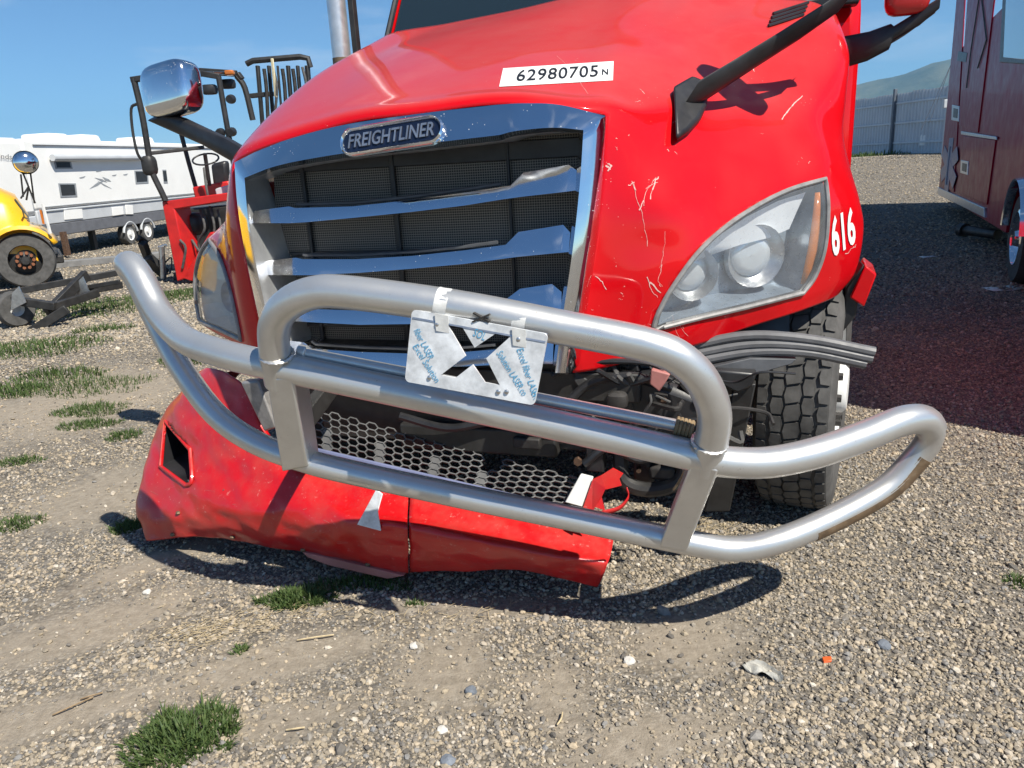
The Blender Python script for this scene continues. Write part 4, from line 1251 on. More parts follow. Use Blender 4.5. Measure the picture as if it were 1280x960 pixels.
b2 = rb.build('bumper_middle', 'red_plastic', bumper, smooth=50, solid=.004)
mb = MB(); rim = [hit(x, y, BBVH, .001)[0] for x, y in closed_spline(FOG, 5, (0, 1, 3, 4))]
mb.tube(rim, .009, 8, closed=True); mb.build('fog_lamp_rim', 'red_plastic', b1)
cen = sum(rim, Vector()) / len(rim)
mb = MB(); mb.grid([rim, [p + EY * .22 for p in rim], [cen + EY * .24 + (p - cen) * .05 for p in rim]], closed_u=True); mb.build('fog_lamp_bucket', 'black_plastic', b1, smooth=50)
for x, y in ((223, 641), (216, 668), (291, 671), (379, 687), (460, 705)):
    p, n = hit(x, y, BBVH)
    if p: mb = MB(); mb.ball(p, .012, 8, (1, 1, .7)); mb.build('bolt', 'bare_rusty_steel', b1)
# scuffs
mb = MB()
def scr2(x, y, x2, y2, w):
    a, n = hit(x, y, BBVH); b, n2 = hit(x2, y2, BBVH)
    if a is None or b is None: return
    s = (b - a).normalized().cross(n).normalized() * w
    mb.add([a - s + n * .001, a + s + n * .001, b + s * .4 + n2 * .001, b - s * .4 + n2 * .001], [(0, 1, 2, 3)])
for k in range(70):
    x = random.uniform(185, 745); y = 600 + (x - 185) * .16 + random.uniform(0, 70)
    a = random.gauss(.15, .25); L = random.uniform(2, 16)
    scr2(x, y, x + L * math.cos(a), y + L * math.sin(a), random.uniform(.0003, .0009))
tag(mb.build('bumper_scuffs', 'scuff_red', bumper, smooth=0), kind='stuff')
mb = MB(); mb.prism([T(377, 690, -.06), T(420, 700, -.09), T(505, 720, -.10), T(484, 724, -.10), T(410, 707, -.08), T(384, 697, -.07)], EY * .05); lipm = mb.build('lower_lip', 'pink_primer', bumper, bevel=.004)
mb = MB(); mb.prism([T(470, 612, -.135), T(446, 656, -.165), T(476, 664, -.165), T(472, 640, -.16), T(478, 618, -.14)], EY * .006); mb.build('plate_bracket', 'film_white', bumper, bevel=.002)
mb = MB(); mb.tube(crom([T(235, 600, .03), T(250, 620, 0), T(265, 625, -.02), T(280, 612, -.02)], 5), .0025, 5); mb.build('wire', 'rubber', bumper)
mb = MB(); mb.prism([T(706, 628, -.02), T(725, 594, .02), T(741, 598, .02), T(728, 634, -.02)], EY * .02); mb.build('torn_corner', 'white_metal', bumper, bevel=.003)
mb = MB(); mb.prism([T(729, 634, -.03), T(741, 599, .01), T(752, 594, .015), T(757, 611, -.01), T(752, 622, -.015), T(756, 638, -.03), T(744, 634, -.03), T(740, 641, -.035)], EY * .004); mb.build('torn_corner', 'red_plastic', bumper)
mb = MB(); mb.prism([T(752, 594, .015), T(766, 585, .03), T(779, 592, .05), T(774, 599, .05), T(777, 607, .05), T(765, 609, .03), T(757, 612, -.008)], EY * .004); mb.build('torn_corner', 'red_plastic', bumper)
mb = MB(); cv = crom([T(752, 642, .0), T(774, 636, .02), T(786, 622, .04), T(784, 612, .05)], 6); mb.grid([[p + EZ * .010 for p in cv], [p - EZ * .006 for p in cv]]); mb.build('torn_strip', 'red_plastic', bumper, solid=.003)
mb = MB(); mb.prism([T(300, 478, .02), T(322, 476, .0), T(345, 535, -.02), T(330, 540, .0)], EY * .05); mb.build('broken_lamp', 'lamp_trim', bumper, bevel=.008)
# honeycomb intake
hq = [T(374, 508, .10), T(720, 600, .10), T(700, 632, .0), T(378, 556, .0)]
WX = (hq[1] - hq[0]).length; WZ = (hq[0] - hq[3]).length
def hexp(u, v):
    return (hq[3].lerp(hq[2], u)).lerp(hq[0].lerp(hq[1], u), v)
hx = .078; hy = .032
edges = set(); mb = MB()
ncx = int(WX / hx); ncy = 5
def hv(cx, cy):
    return [(cx - hx * .33, cy), (cx - hx * .17, cy + hy * .5), (cx + hx * .17, cy + hy * .5), (cx + hx * .33, cy), (cx + hx * .17, cy - hy * .5), (cx - hx * .17, cy - hy * .5)]
cell = []
for i in range(int(WX / (hx * .5)) + 1):
    for j in range(int(WZ / hy) + 2):
        cx = i * hx * .5; cy = j * hy + (hy * .5 if i % 2 else 0)
        if cy > WZ * 1.02 or cx > WX: continue
        H = hv(cx, cy)
        if 19 < i < 22 and cy > WZ * .55: continue
        cell.append((i, j, cx, cy))
        for a, b in zip(H, H[1:] + H[:1]):
            k = tuple(sorted(((round(a[0], 4), round(a[1], 4)), (round(b[0], 4), round(b[1], 4)))))
            edges.add(k)
for a, b in edges:
    pa, pb_ = hexp(a[0] / WX, a[1] / WZ), hexp(b[0] / WX, b[1] / WZ)
    mb.bar(pa, pb_, .010, .0042, (hq[0] - hq[3]).normalized())
mesh_o = mb.build('honeycomb_intake', 'mesh_grey', bumper, smooth=0) if 'mesh_grey' in M else None
simple('mesh_grey', (0.11, 0.11, 0.11), 0.5, var=0.4, vs=12)
if mesh_o is None: mesh_o = mb.build('honeycomb_intake', 'mesh_grey', bumper, smooth=0)
for (i, j, cx, cy) in cell:
    if i in (3, 9, 15, 20) and j < 3:
        H = hv(cx, cy); mb = MB(); mb.prism([hexp(u / WX, v / WZ) for u, v in H], EY * .006); mb.build('filled_cell', 'mesh_grey', mesh_o)
mb = MB(); mb.tube([hexp(u / 10, -.05) for u in range(11)], .009, 8); mb.build('intake_lip', 'blue_grey', bumper) if 'blue_grey' in M else None
simple('blue_grey', (0.16, 0.18, 0.30), 0.35, var=0.2)
mb.build('intake_lip', 'blue_grey', bumper)

# ================================================================== BACKGROUND
def along(a, b, t): return a + (b - a) * t
def ring(c, X, Z, r, n=24): return [c + X * (r * math.cos(2 * math.pi * k / n)) + Z * (r * math.sin(2 * math.pi * k / n)) for k in range(n)]
class Side:
    """a vertical side plane through two ground points; picture points land on it"""
    def __init__(s, g0, g1):
        s.o = g0.copy(); s.X = (g1 - g0).normalized(); s.N = Vector((s.X.y, -s.X.x, 0))   # N points towards the camera when X runs right
        if s.N.dot(CAMP - g0) < 0: s.N = -s.N
    def P(s, px, py, out=0.0): return onplane(px, py, s.o + s.N * out, s.N)
    def L(s, x, z, out=0.0): return s.o + s.X * x + EZ * z + s.N * out
    def xz(s, px, py):
        q = s.P(px, py) - s.o; return q.dot(s.X), q.z
    def quad(s, mb, pts, out, th=.02):
        return mb.prism([s.P(x, y, out) for x, y in pts], -s.N * th)

# ---- white travel trailer
rv_s = Side(onz(165, 306), onz(191, 301))
rv = thing('travel_trailer', 'long white travel trailer with a rolled awning at the far edge of the yard', 'trailer', tuple(rv_s.o))
zb, zt = rv_s.xz(160, 282)[1], rv_s.xz(120, 176)[1]
x0, x1 = rv_s.xz(40, 240)[0], rv_s.xz(330, 240)[0]
DEP = 2.3
def sbox(S, x0, x1, z0, z1, o0, o1):
    mb = MB(); mb.prism([S.L(x0, z0, o0), S.L(x1, z0, o0), S.L(x1, z1, o0), S.L(x0, z1, o0)], S.N * (o1 - o0)); return mb
zg = rv_s.xz(130, 255)[1]; zs = rv_s.xz(130, 272)[1]
sbox(rv_s, x0, x1, zg, zt, 0, -DEP).build('wall', 'rv_white', rv, bevel=.06)
sbox(rv_s, x0 + .02, x1 - .02, zs, zg, -.01, -DEP + .02).build('lower_wall', 'rv_grey', rv, bevel=.02)
sbox(rv_s, x0 + .04, x1 - .04, zb, zs, -.02, -DEP + .04).build('skirt', 'rv_dark', rv, bevel=.02)
xs0 = rv_s.xz(-60, 240)[0]
sl = sbox(rv_s, xs0, x0 + .05, zg - .12, zt + .02, .0, -DEP); slo = sl.build('nose', 'rv_white', rv, bevel=.12)
sbox(rv_s, xs0 + .05, x0, zs, zg - .1, -.02, -DEP + .05).build('nose_skirt', 'rv_grey', rv, bevel=.03)
for pts in ([(66, 194), (88, 193), (90, 199), (67, 199)], [(68, 202), (89, 202), (91, 211), (70, 211)], [(73, 229), (95, 229), (97, 246), (76, 247)], [(168, 213), (185, 213), (186, 229), (170, 230)], [(203, 212), (208, 212), (210, 229), (205, 229)]):
    mb = MB(); rv_s.quad(mb, pts, .012, .02); w_ = mb.build('window', 'blind_grey', rv, bevel=.005)
    cx = sum(p[0] for p in pts) / 4; cy = sum(p[1] for p in pts) / 4
    mb = MB(); rv_s.quad(mb, [(cx + (x - cx) * .8, cy + (y - cy) * .75 - .5) for x, y in pts], .02, .01); mb.build('pane', 'dark_pane', w_)
a_, b_ = rv_s.xz(57, 184), rv_s.xz(176, 197)
mb = MB(); mb.tube([rv_s.L(a_[0], b_[1], .10), rv_s.L(b_[0], b_[1] , .10)], .07, 10); mb.build('awning', 'rv_grey', rv)
mb = MB(); mb.tube([rv_s.L(a_[0] - .4, zt - .12, .02), rv_s.L(x1, zt - .12, .02)], .012, 6); mb.build('gutter', 'rv_dark', rv)
for z in (rv_s.xz(120, 253)[1], rv_s.xz(120, 258)[1]):
    mb = MB(); mb.tube([rv_s.L(x0 + .2, z, .006), rv_s.L(x1, z, .006)], .010, 6); mb.build('trim_strip', 'blind_grey', rv)
for px_ in (20, 112, 150, 215):
    xx_, zz_ = rv_s.xz(px_, 176); mb = MB(); mb.prism([rv_s.L(xx_ - .4, zt - .02, -.7), rv_s.L(xx_ + .4, zt - .02, -.7), rv_s.L(xx_ + .3, zt + (.36 if px_ == 20 else .2), -.7), rv_s.L(xx_ - .38, zt + (.36 if px_ == 20 else .2), -.7)], -rv_s.N * .7)
    mb.build('roof_unit', 'rv_white', rv, bevel=.06)
for pts in ([(80, 261), (103, 261), (104, 273), (81, 275)], [(140, 259), (154, 258), (155, 268), (141, 270)], [(157, 256), (166, 256), (167, 268), (158, 268)]):
    mb = MB(); rv_s.quad(mb, pts, .01, .015); mb.build('hatch', 'rv_white', rv, bevel=.01)
# swallow graphics and lettering
mb = MB()
for p in ([(112, 236), (122, 228), (130, 226), (122, 232)], [(122, 226), (128, 229), (140, 236), (130, 232)], [(118, 222), (128, 224), (134, 228), (126, 226)], [(128, 221), (136, 224), (139, 227), (132, 226)], [(99, 222), (107, 220), (105, 222), (101, 223)], [(140, 219), (146, 218), (144, 220), (141, 220)], [(154, 218), (160, 217), (158, 219), (155, 219)], [(120, 214), (128, 213), (126, 214), (121, 215)]):
    rv_s.quad(mb, p, .006, .003)
tag(mb.build('bird_graphic', 'blind_grey', rv, smooth=0), kind='stuff')
def side_text(S, s, q, mat, parent, off=.008, **k):
    b = bil(q)
    def f(u, v):
        x, y = b(u, v); return S.P(x, y, off)
    return fit_text(s, f, **k).build('lettering', mat, parent, smooth=0)
side_text(rv_s, 'inds', [(-1, 192), (15, 193), (15, 199), (-1, 198)], 'rv_dark', rv, off=.03)
side_text(rv_s, 'Four Winds', [(143, 196), (163, 198), (163, 201), (143, 199)], 'blind_grey', rv)
for px_, py_ in ((166, 292), (188, 289)):
    g = rv_s.P(px_, 305, -.05); r_ = (rv_s.xz(px_, 278)[1] - rv_s.xz(px_, 305)[1]) / 2
    c_ = Vector((g.x, g.y, r_))
    mb = MB(); mb.lathe([(r_ * .6, -.2), (r_ * .93, -.2), (r_, -.15), (r_, -.03), (r_ * .93, .0), (r_ * .6, .0)], c_, rv_s.N, 28); w_ = mb.build('wheel', 'rubber', rv)
    mb = MB(); mb.lathe([(r_ * .62, .0), (r_ * .5, -.03), (r_ * .25, -.02), (r_ * .2, .02), (.001, .025)], c_, rv_s.N, 20); mb.build('rim', 'white_metal', w_)
    mb = MB(); mb.tube([c_ + rv_s.X * (r_ * 1.15 * math.cos(a)) + EZ * (r_ * 1.15 * math.sin(a)) + rv_s.N * .01 for a in [RAD(10 + 160 * k / 10) for k in range(11)]], .03, 6); mb.build('wheel_trim', 'rv_grey', rv)
for xx_ in (x0 + .5, x0 + 2.2):
    mb = MB(); mb.box(rv_s.L(xx_, .25, -.4), (.12, .12, .5), rv_s.X, rv_s.N, EZ); mb.build('jack', 'black_steel', rv)
mb = MB(); mb.box(rv_s.L(rv_s.xz(73, 290)[0], .3, .1), (.12, .08, .5), rv_s.X, rv_s.N, EZ); mb.build('step', 'rust', rv)

# ---- yellow lorry at the left edge
yb_s = Side(onz(35, 360) - Vector((1.6, .95, 0)), onz(35, 360) + Vector((1.6, .95, 0)))
bus = thing('yellow_truck', 'yellow bonneted truck at the left edge with a round chrome mirror', 'truck', tuple(onz(35, 360)))
zc_b = yb_s.xz(31, 322)[1]; rw = zc_b * .9
xc_b = yb_s.xz(31, 322)[0]
wc = yb_s.L(xc_b, rw, -.02)
mb = MB(); mb.lathe([(rw * .55, -.26), (rw * .92, -.26), (rw, -.2), (rw, -.05), (rw * .93, .0), (rw * .56, .0)], wc, yb_s.N, 40); w_ = mb.build('wheel', 'rubber', bus)
mb = MB(); mb.lathe([(rw * .56, .0), (rw * .52, -.12), (rw * .34, -.10), (rw * .30, -.02), (rw * .16, .0), (rw * .14, .06), (.001, .065)], wc, yb_s.N, 32).lathe([(rw * .55, -.25), (.001, -.25)], wc, yb_s.N, 24); mb.build('rim', 'black_steel', w_)
for k in range(10):
    a = 2 * math.pi * k / 10; c_ = wc + (yb_s.X * math.cos(a) + EZ * math.sin(a)) * rw * .27 + yb_s.N * -.02
    mb = MB(); mb.cyl(c_, c_ + yb_s.N * .05, .03, .024, seg=6); mb.build('lug_nut', 'rust_nut', w_)
# wing with wheel arch: band swept round the wheel and across the bonnet
mb = MB(); rows = []
arcs = [RAD(172 - 146 * k / 14) for k in range(15)]
for off, ra, rb_ in ((.04, 1.10, 0), (.08, 1.14, 0), (.06, 1.27, 0), (-.15, 1.32, 0), (-.9, 1.36, 0)):
    rows.append([wc + (yb_s.X * math.cos(a) + EZ * math.sin(a)) * rw * ra + yb_s.N * off for a in arcs])
mb.grid(rows); mb.build('wing', 'bus_yellow', bus, smooth=60, solid=.02)
hb0, hb1 = yb_s.xz(-140, 230), yb_s.xz(22, 262)
mb = MB(); prof_ = []
hz_ = yb_s.xz(4, 234)[1]
cs = [(-.12, rw * 1.3), (-.15, hz_ * .86), (-.35, hz_ * .98), (-.9, hz_ * 1.03), (-1.5, hz_ * .98), (-1.7, hz_ * .86), (-1.75, rw * 1.3)]
xn = yb_s.xz(20, 245)[0]
rows = [[yb_s.L(x, z * (1 - .05 * k) , o) for o, z in cs] for k, x in ((0, xn - 2.4), (0, xn - .5), (.6, xn - .2), (2, xn - .02), (6, xn + .1))]
mb.grid(rows); mb.build('bonnet', 'bus_yellow', bus, smooth=60)
mb = MB(); mb.prism([yb_s.P(49, 262, .06), yb_s.P(53, 263, .06), yb_s.P(56, 280, .06), yb_s.P(53, 280, .06)], -yb_s.N * .04); mb.build('turn_signal', 'amber', bus)
sbox(yb_s, xn - 2.4, xn + .45, rw * .75, rw * 1.05, -.15, -1.8).build('chassis', 'black_steel', bus, bevel=.02)
sbox(yb_s, xn + .30, xn + .42, rw * .82, rw * 1.1, -.25, -1.9).build('front_bumper', 'black_steel', bus, bevel=.03)
sbox(yb_s, xn - 4.8, xn - 2.4, rw * .7, rw * 4.2, -.05, -2.1).build('cab', 'bus_yellow', bus, bevel=.1)
wc2 = wc - yb_s.N * 1.75
mb = MB(); mb.lathe([(.05, -.05), (rw * .92, -.05), (rw, .0), (rw, .2), (rw * .9, .24), (.05, .24)], wc2, yb_s.N, 28); mb.build('wheel', 'rubber', bus)
mc = yb_s.P(32, 203, .15)
mb = MB(); mb.ball(mc, .165, 24, (1, .55, .95), yb_s.X, yb_s.N, EZ); mir = mb.build('mirror', 'chrome', bus, smooth=80)
mb = MB(); mb.lathe([(.165, -.0), (.172, -.02), (.15, -.05), (.001, -.06)], mc, yb_s.N, 24); mb.build('mirror_back', 'black_plastic', mir)
for a, b in (((28, 217), (38, 216)), ((29, 217), (44, 254)), ((38, 216), (43, 254)), ((26, 248), (36, 233)), ((36, 233), (33, 250)), ((26, 218), (29, 246))):
    mb = MB(); mb.tube([yb_s.P(*a, .12), yb_s.P(*b, .05)], .014, 6); mb.build('mirror_stay', 'black_steel', mir)
mb = MB(); mb.tube([yb_s.P(53, 255, .1), yb_s.P(63, 292, .1)], .025, 6); mb.build('guide_rod', 'white_metal', bus)

# ---- red forklift
FY = 11.4
def fk(px_, py_, dy=0.0): return at(px_, py_, FY + dy)
fl = thing('forklift', 'red truck-mounted forklift with black roll cage and raised mast', 'forklift', tuple(onz(232, 348)))
def fbar(name, mat, pts, w, h=None, parent=fl, bevel=.01):
    mb = MB(); P = [fk(*p) for p in pts]
    for a, b in zip(P, P[1:]): mb.bar(a, b, w, h or w, EY)
    return mb.build(name, mat, parent, bevel=bevel)
def ftube(name, mat, pts, r, parent=fl, sm=4):
    mb = MB(); mb.tube(crom([fk(*p) for p in pts], sm), r, 8); return mb.build(name, mat, parent)
mb = MB(); mb.prism([fk(202, 252), fk(216, 252), fk(237, 346), fk(221, 352)], Vector((.1, .35, 0))); mb.build('side_frame', 'lift_red', fl, bevel=.015)
mb = MB(); mb.prism([fk(202, 252), fk(290, 240), fk(291, 250), fk(216, 262)], Vector((.05, .3, 0))); mb.build('upper_frame', 'lift_red', fl, bevel=.015)
mb = MB(); mb.prism([fk(228, 348), fk(262, 290), fk(272, 294), fk(240, 352)], Vector((.05, .2, 0))); mb.build('stabiliser', 'lift_red', fl, bevel=.015)
mb = MB(); mb.prism([fk(240, 234, .7), fk(285, 226, .7), fk(292, 244, .7), fk(244, 250, .7)], Vector((.05, .5, 0))); mb.build('seat_box', 'lift_red', fl, bevel=.02)
mb = MB(); mb.prism([fk(268, 236, .3), fk(288, 230, .3), fk(292, 243, .3), fk(270, 246, .3)], Vector((.05, .1, 0))); mb.build('side_cover', 'rv_grey', fl, bevel=.02)
mb = MB(); superell(mb, fk(243, 280, .4), Vector((1, 0, 0)), EY, EZ, (.17, .15, .17), .7, 16); mb.build('engine', 'black_plastic', fl)
mb = MB(); mb.prism([fk(222, 262, .8), fk(300, 255, .8), fk(300, 345, .8), fk(245, 345, .8)], Vector((0, .5, 0))); mb.build('engine_block', 'black_steel', fl, bevel=.03)
for pts in ([(250, 262, .2), (256, 285, .1), (248, 305, .2), (258, 330, .2)], [(262, 258, .2), (268, 285, .1), (262, 310, .2)], [(240, 300, .2), (252, 315, .1), (268, 300, .2)], [(225, 300, -.02), (232, 310, -.05), (228, 335, -.02)], [(255, 210, .3), (258, 235, .1), (262, 255, .1)], [(272, 262, .2), (276, 290, .1), (268, 320, .2)]):
    ftube('hose', 'rubber', pts, .018)
ftube('roll_cage_post', 'black_steel', [(167, 98, .0), (178, 145, 0), (187, 200, 0), (190, 215, 0), (202, 240, 0), (207, 251, 0)], .045)
mb = MB(); superell(mb, fk(187, 207, 0), Vector((1, 0, 0)), EY, EZ, (.085, .08, .14), .6, 14); mb.build('cage_joint', 'black_steel', fl)
ftube('grab_rail', 'black_steel', [(171, 130, -.1), (164, 136, -.1), (166, 165, -.1), (172, 192, -.1), (180, 202, -.05)], .020)
ftube('roll_cage_post', 'black_steel', [(222, 150, 1.0), (235, 200, 1.0), (245, 235, 1.0)], .035)
ftube('roll_cage_post', 'black_steel', [(273, 95, .0), (279, 130, 0), (286, 170, 0), (292, 205, 0)], .040)
ftube('roll_cage_post', 'black_steel', [(296, 95, 1.0), (306, 110, 1.0), (316, 150, 1.0)], .045)
fbar('cage_rail', 'black_steel', [(184, 192, 0), (255, 184, .5)], .05)
fbar('roof_rail', 'black_steel', [(164, 100, .0), (190, 96, .0), (252, 92, .0), (275, 96, 0)], .075)
fbar('roof_rail', 'black_steel', [(190, 92, 1.0), (250, 89, 1.0), (296, 92, 1.0), (302, 100, 1.0)], .09)
mb = MB(); mb.prism([fk(196, 97, .05), fk(268, 93, .05), fk(294, 93, 1.0), fk(228, 93, 1.0)], EZ * .04); mb.build('roof_panel', 'dark_pane', fl, bevel=.01)
for p in ((262, 112, .05), (285, 105, .6)):
    mb = MB(); superell(mb, fk(*p), Vector((1, 0, 0)), EY, EZ, (.10, .05, .07), .5, 12); mb.build('visor', 'black_plastic', fl)
mb = MB(); mb.box(fk(287, 91, .5), (.13, .1, .07)); mb.build('beacon', 'amber', fl, bevel=.02)
for p in ((275, 166, 0), (289, 165, 0), (288, 124, .0)):
    mb = MB(); mb.lathe([(.001, .05), (.05, .05), (.062, .0), (.062, -.05), (.03, -.08), (.001, -.08)], fk(*p), Vector((-.1, -1, -.1)), 14); mb.build('work_lamp', 'black_plastic', fl)
ftube('steering_column', 'black_plastic', [(262, 232, .5), (258, 205, .45), (256, 192, .4)], .03)
mb = MB(); c_ = fk(257, 199, .4); mb.tube([c_ + Vector((.19 * math.cos(a), .12 * math.sin(a), .08 * math.sin(a))) for a in [2 * math.pi * k / 20 for k in range(20)]], .014, 6, closed=True); mb.build('steering_wheel', 'black_plastic', fl)
mb = MB(); mb.prism([fk(262, 205, .9), fk(282, 200, .9), fk(285, 232, .9), fk(266, 236, .9)], Vector((.02, .15, 0))); mb.build('seat', 'black_plastic', fl, bevel=.05)
for k, (x, w) in enumerate(((322, .05), (336, .045), (347, .03), (360, .05), (372, .045), (384, .06))):
    fbar('mast_channel', 'black_steel', [(x, 82, 1.6), (x + 7, 165, 1.6)], w, w * 1.3)
for x in (330, 353, 366):
    ftube('mast_chain', 'dark_iron', [(x, 86, 1.55), (x + 3, 110, 1.55), (x + 5, 150, 1.55)], .03)
for x in (341, 378):
    ftube('mast_hose', 'rubber', [(x, 84, 1.5), (x + 5, 110, 1.45), (x + 2, 150, 1.5)], .022)
mb = MB(); mb.tube([fk(308, 80, 1.6), fk(316, 76, 1.6), fk(375, 71, 1.6), fk(385, 73, 1.6), fk(388, 84, 1.6)], .045, 8); mb.build('mast_top', 'black_steel', fl)
fbar('mast_strap', 'wood_strap', [(340, 73, 1.45), (345, 122, 1.45)], .05, .02)
fbar('mast_crossmember', 'black_steel', [(313, 120, 1.6), (342, 117, 1.6)], .07)
for dx, dy in ((.35, .6), (1.1, .6)):
    g = onz(245, 350) + Vector((dx, dy, 0)); c_ = Vector((g.x, g.y, .38))
    mb = MB(); mb.lathe([(.2, -.12), (.36, -.12), (.38, -.08), (.38, .08), (.36, .12), (.2, .12)], c_, Vector((1, .1, 0)), 24); w_ = mb.build('wheel', 'rubber', fl)
    mb = MB(); mb.lathe([(.2, -.12), (.12, -.06), (.001, -.05)], c_, Vector((1, .1, 0)), 20); mb.build('rim', 'lift_red', w_)
# tail of the forklift touches down on its frame foot
mb = MB(); g = onz(230, 350); mb.box(Vector((g.x, g.y + .1, .06)), (.28, .28, .12)); mb.build('foot', 'black_steel', fl, bevel=.02)

# ---- black trailer frame lying at the left
tf = thing('utility_trailer', 'black steel trailer A-frame with a small wheel lying on the gravel', 'trailer', tuple(onz(25, 412)))
def tbar(name, a, b, w, h, mat='black_steel', Y=8.6):
    mb = MB(); mb.bar(at(a[0], a[1], Y + a[2]), at(b[0], b[1], Y + b[2]), w, h, EZ); return mb.build(name, mat, tf, bevel=.008)
tbar('beam', (-20, 370, 0), (70, 383, -.1), .07, .09)
tbar('beam', (-20, 372, .8), (150, 340, 1.3), .07, .08)
tbar('beam', (66, 384, -.1), (122, 366, .5), .07, .09)
tbar('beam', (60, 392, -.05), (108, 343, .6), .07, .12)
tbar('beam', (108, 364, .5), (152, 356, .9), .06, .08)
tbar('strut', (38, 415, -.2), (84, 386, -.1), .05, .10)
tbar('beam', (104, 360, .5), (150, 352, .5), .04, .05)
mb = MB(); g = onz(24, 408); c_ = Vector((g.x, g.y, .2))
mb.lathe([(.08, -.07), (.18, -.07), (.2, -.04), (.2, .04), (.18, .07), (.08, .07)], c_, Vector((.8, -.6, 0)), 24); w_ = mb.build('wheel', 'rubber', tf)
mb = MB(); mb.lathe([(.08, .05), (.05, .02), (.001, .03)], c_, Vector((.8, -.6, 0)), 16); mb.build('rim', 'white_metal', w_)
for p in ((20, 373, -.12), (100, 360, .42)):
    c_ = at(p[0], p[1], 8.6 + p[2]); mb = MB(); mb.prism([c_ + Vector((-.09, 0, -.13)), c_ + Vector((.1, 0, -.05)), c_ + Vector((.06, 0, .13)), c_ + Vector((-.03, 0, .06))], Vector((0, .012, 0))); mb.build('tag_plate', 'aluminium', tf)
mb = MB(); g = onz(56, 392); mb.bar(Vector((g.x, g.y, .0)), at(60, 380, g.y), .05, .05); mb.build('leg', 'black_steel', tf)

# ---- hitch of another trailer, with its jack
ht = thing('trailer_hitch', 'black trailer drawbar with a silver jack beside the red forklift', 'trailer', tuple(onz(200, 346)))
HY = 12.1
def hb(name, mat, a, b, w, h):
    mb = MB(); mb.bar(at(*a, HY), at(*b, HY + .2), w, h, EY); return mb.build(name, mat, ht, bevel=.01)
hb('drawbar', 'black_steel', (178, 303), (186, 324), .12, .10)
hb('drawbar', 'black_steel', (184, 322), (206, 342), .16, .12)
hb('coupler', 'black_steel', (172, 297), (182, 303), .09, .09)
mb = MB(); mb.cyl(at(202, 308, HY), Vector((at(203, 340, HY).x, at(203, 340, HY).y, 0.02)), .045); mb.build('jack', 'aluminium', ht)
mb = MB(); mb.cyl(at(198, 309, HY), at(208, 306, HY), .02); mb.build('crank', 'aluminium', ht)
mb = MB(); mb.tube(crom([at(205, 330, HY), at(214, 322, HY), at(213, 340, HY), at(204, 344, HY)], 5), .012, 5); mb.build('cable', 'rubber', ht)
bm_ = MB(); a_, b_ = onz(60, 336), onz(205, 322); bm_.box((a_ + b_) / 2 + EZ * .06, ((b_ - a_).length, .3, .12), (b_ - a_).normalized(), EZ.cross((b_ - a_).normalized()), EZ)
tag(bm_.build('steel_beam', 'beam_grey', None, bevel=.01, base=(a_ + b_) / 2), 'long flat grey beam lying on the ground before the white trailer', 'beam')

# ---- maroon ambulance at the right edge
am_s = Side(onz(1275, 368), onz(1275, 368) + Vector((2.3, 5.0, 0)))
am = thing('ambulance', 'dark maroon ambulance with a blue star emblem parked at the right edge', 'ambulance', tuple(onz(1275, 368)))
def axz(px_, py_): return am_s.xz(px_, py_)
xe = axz(1173, 240)[0]; zbm = axz(1173, 240)[1]; zch = zbm - .14
xw, _ = axz(1268, 300); rwm = axz(1275, 240)[1] / 2
arch = []
XN = -3.0
poly = [am_s.L(xe, zbm), am_s.L(xe, 3.0), am_s.L(XN, 3.0), am_s.L(XN, zbm)]
arcR = rwm * 1.25
ap = [am_s.L(xw + arcR * math.cos(a), rwm + arcR * math.sin(a)) for a in [RAD(180 - 180 * k / 14) for k in range(15)] if rwm + arcR * math.sin(a) > zbm]
mb = MB(); mb.prism(poly + ap, -am_s.N * 2.3)
body = mb.build('body', 'amb_red', am, bevel=.0)
def apan(name, mat, pts, out, th=.02, bevel=.006, parent=am):
    mb = MB(); am_s.quad(mb, pts, out, th); return mb.build(name, mat, parent, bevel=bevel)
dr = apan('side_door', 'amb_red', [(1212, -40), (1247, -40), (1222, 166), (1198, 156)], .018)
apan('corner_panel', 'amb_red', [(1199, -40), (1208, -40), (1192, 240), (1175, 232)], .018)
lo_d = apan('locker_door', 'amb_red', [(1203, 170), (1244, 175), (1233, 256), (1196, 240)], .018)
apan('locker_top', 'aluminium', [(1201, 164), (1245, 171), (1245, 175), (1201, 168)], .03)
wn_ = apan('side_window', 'black_plastic', [(1254, -20), (1300, -20), (1296, 82), (1249, 78)], .02, bevel=.02)
apan('pane', 'window_sky', [(1258, -16), (1300, -16), (1294, 76), (1254, 72)], .028, .01, .015, wn_)
for pts in ([(1190, 131), (1199, 133), (1198, 152), (1189, 150)], [(1201, 200), (1210, 202), (1209, 219), (1200, 216)]):
    h_ = apan('latch', 'aluminium', pts, .03, .03)
    cx = sum(p[0] for p in pts) / 4; cy = sum(p[1] for p in pts) / 4
    apan('latch_recess', 'black_plastic', [(cx + (x - cx) * .55, cy + (y - cy) * .6) for x, y in pts], .036, .01, .0, h_)
apan('vent', 'black_plastic', [(1198, 64), (1209, 66), (1207, 78), (1196, 76)], .025)
apan('rub_rail', 'aluminium', [(1172, 234), (1230, 260), (1230, 272), (1172, 243)], .03, .06)
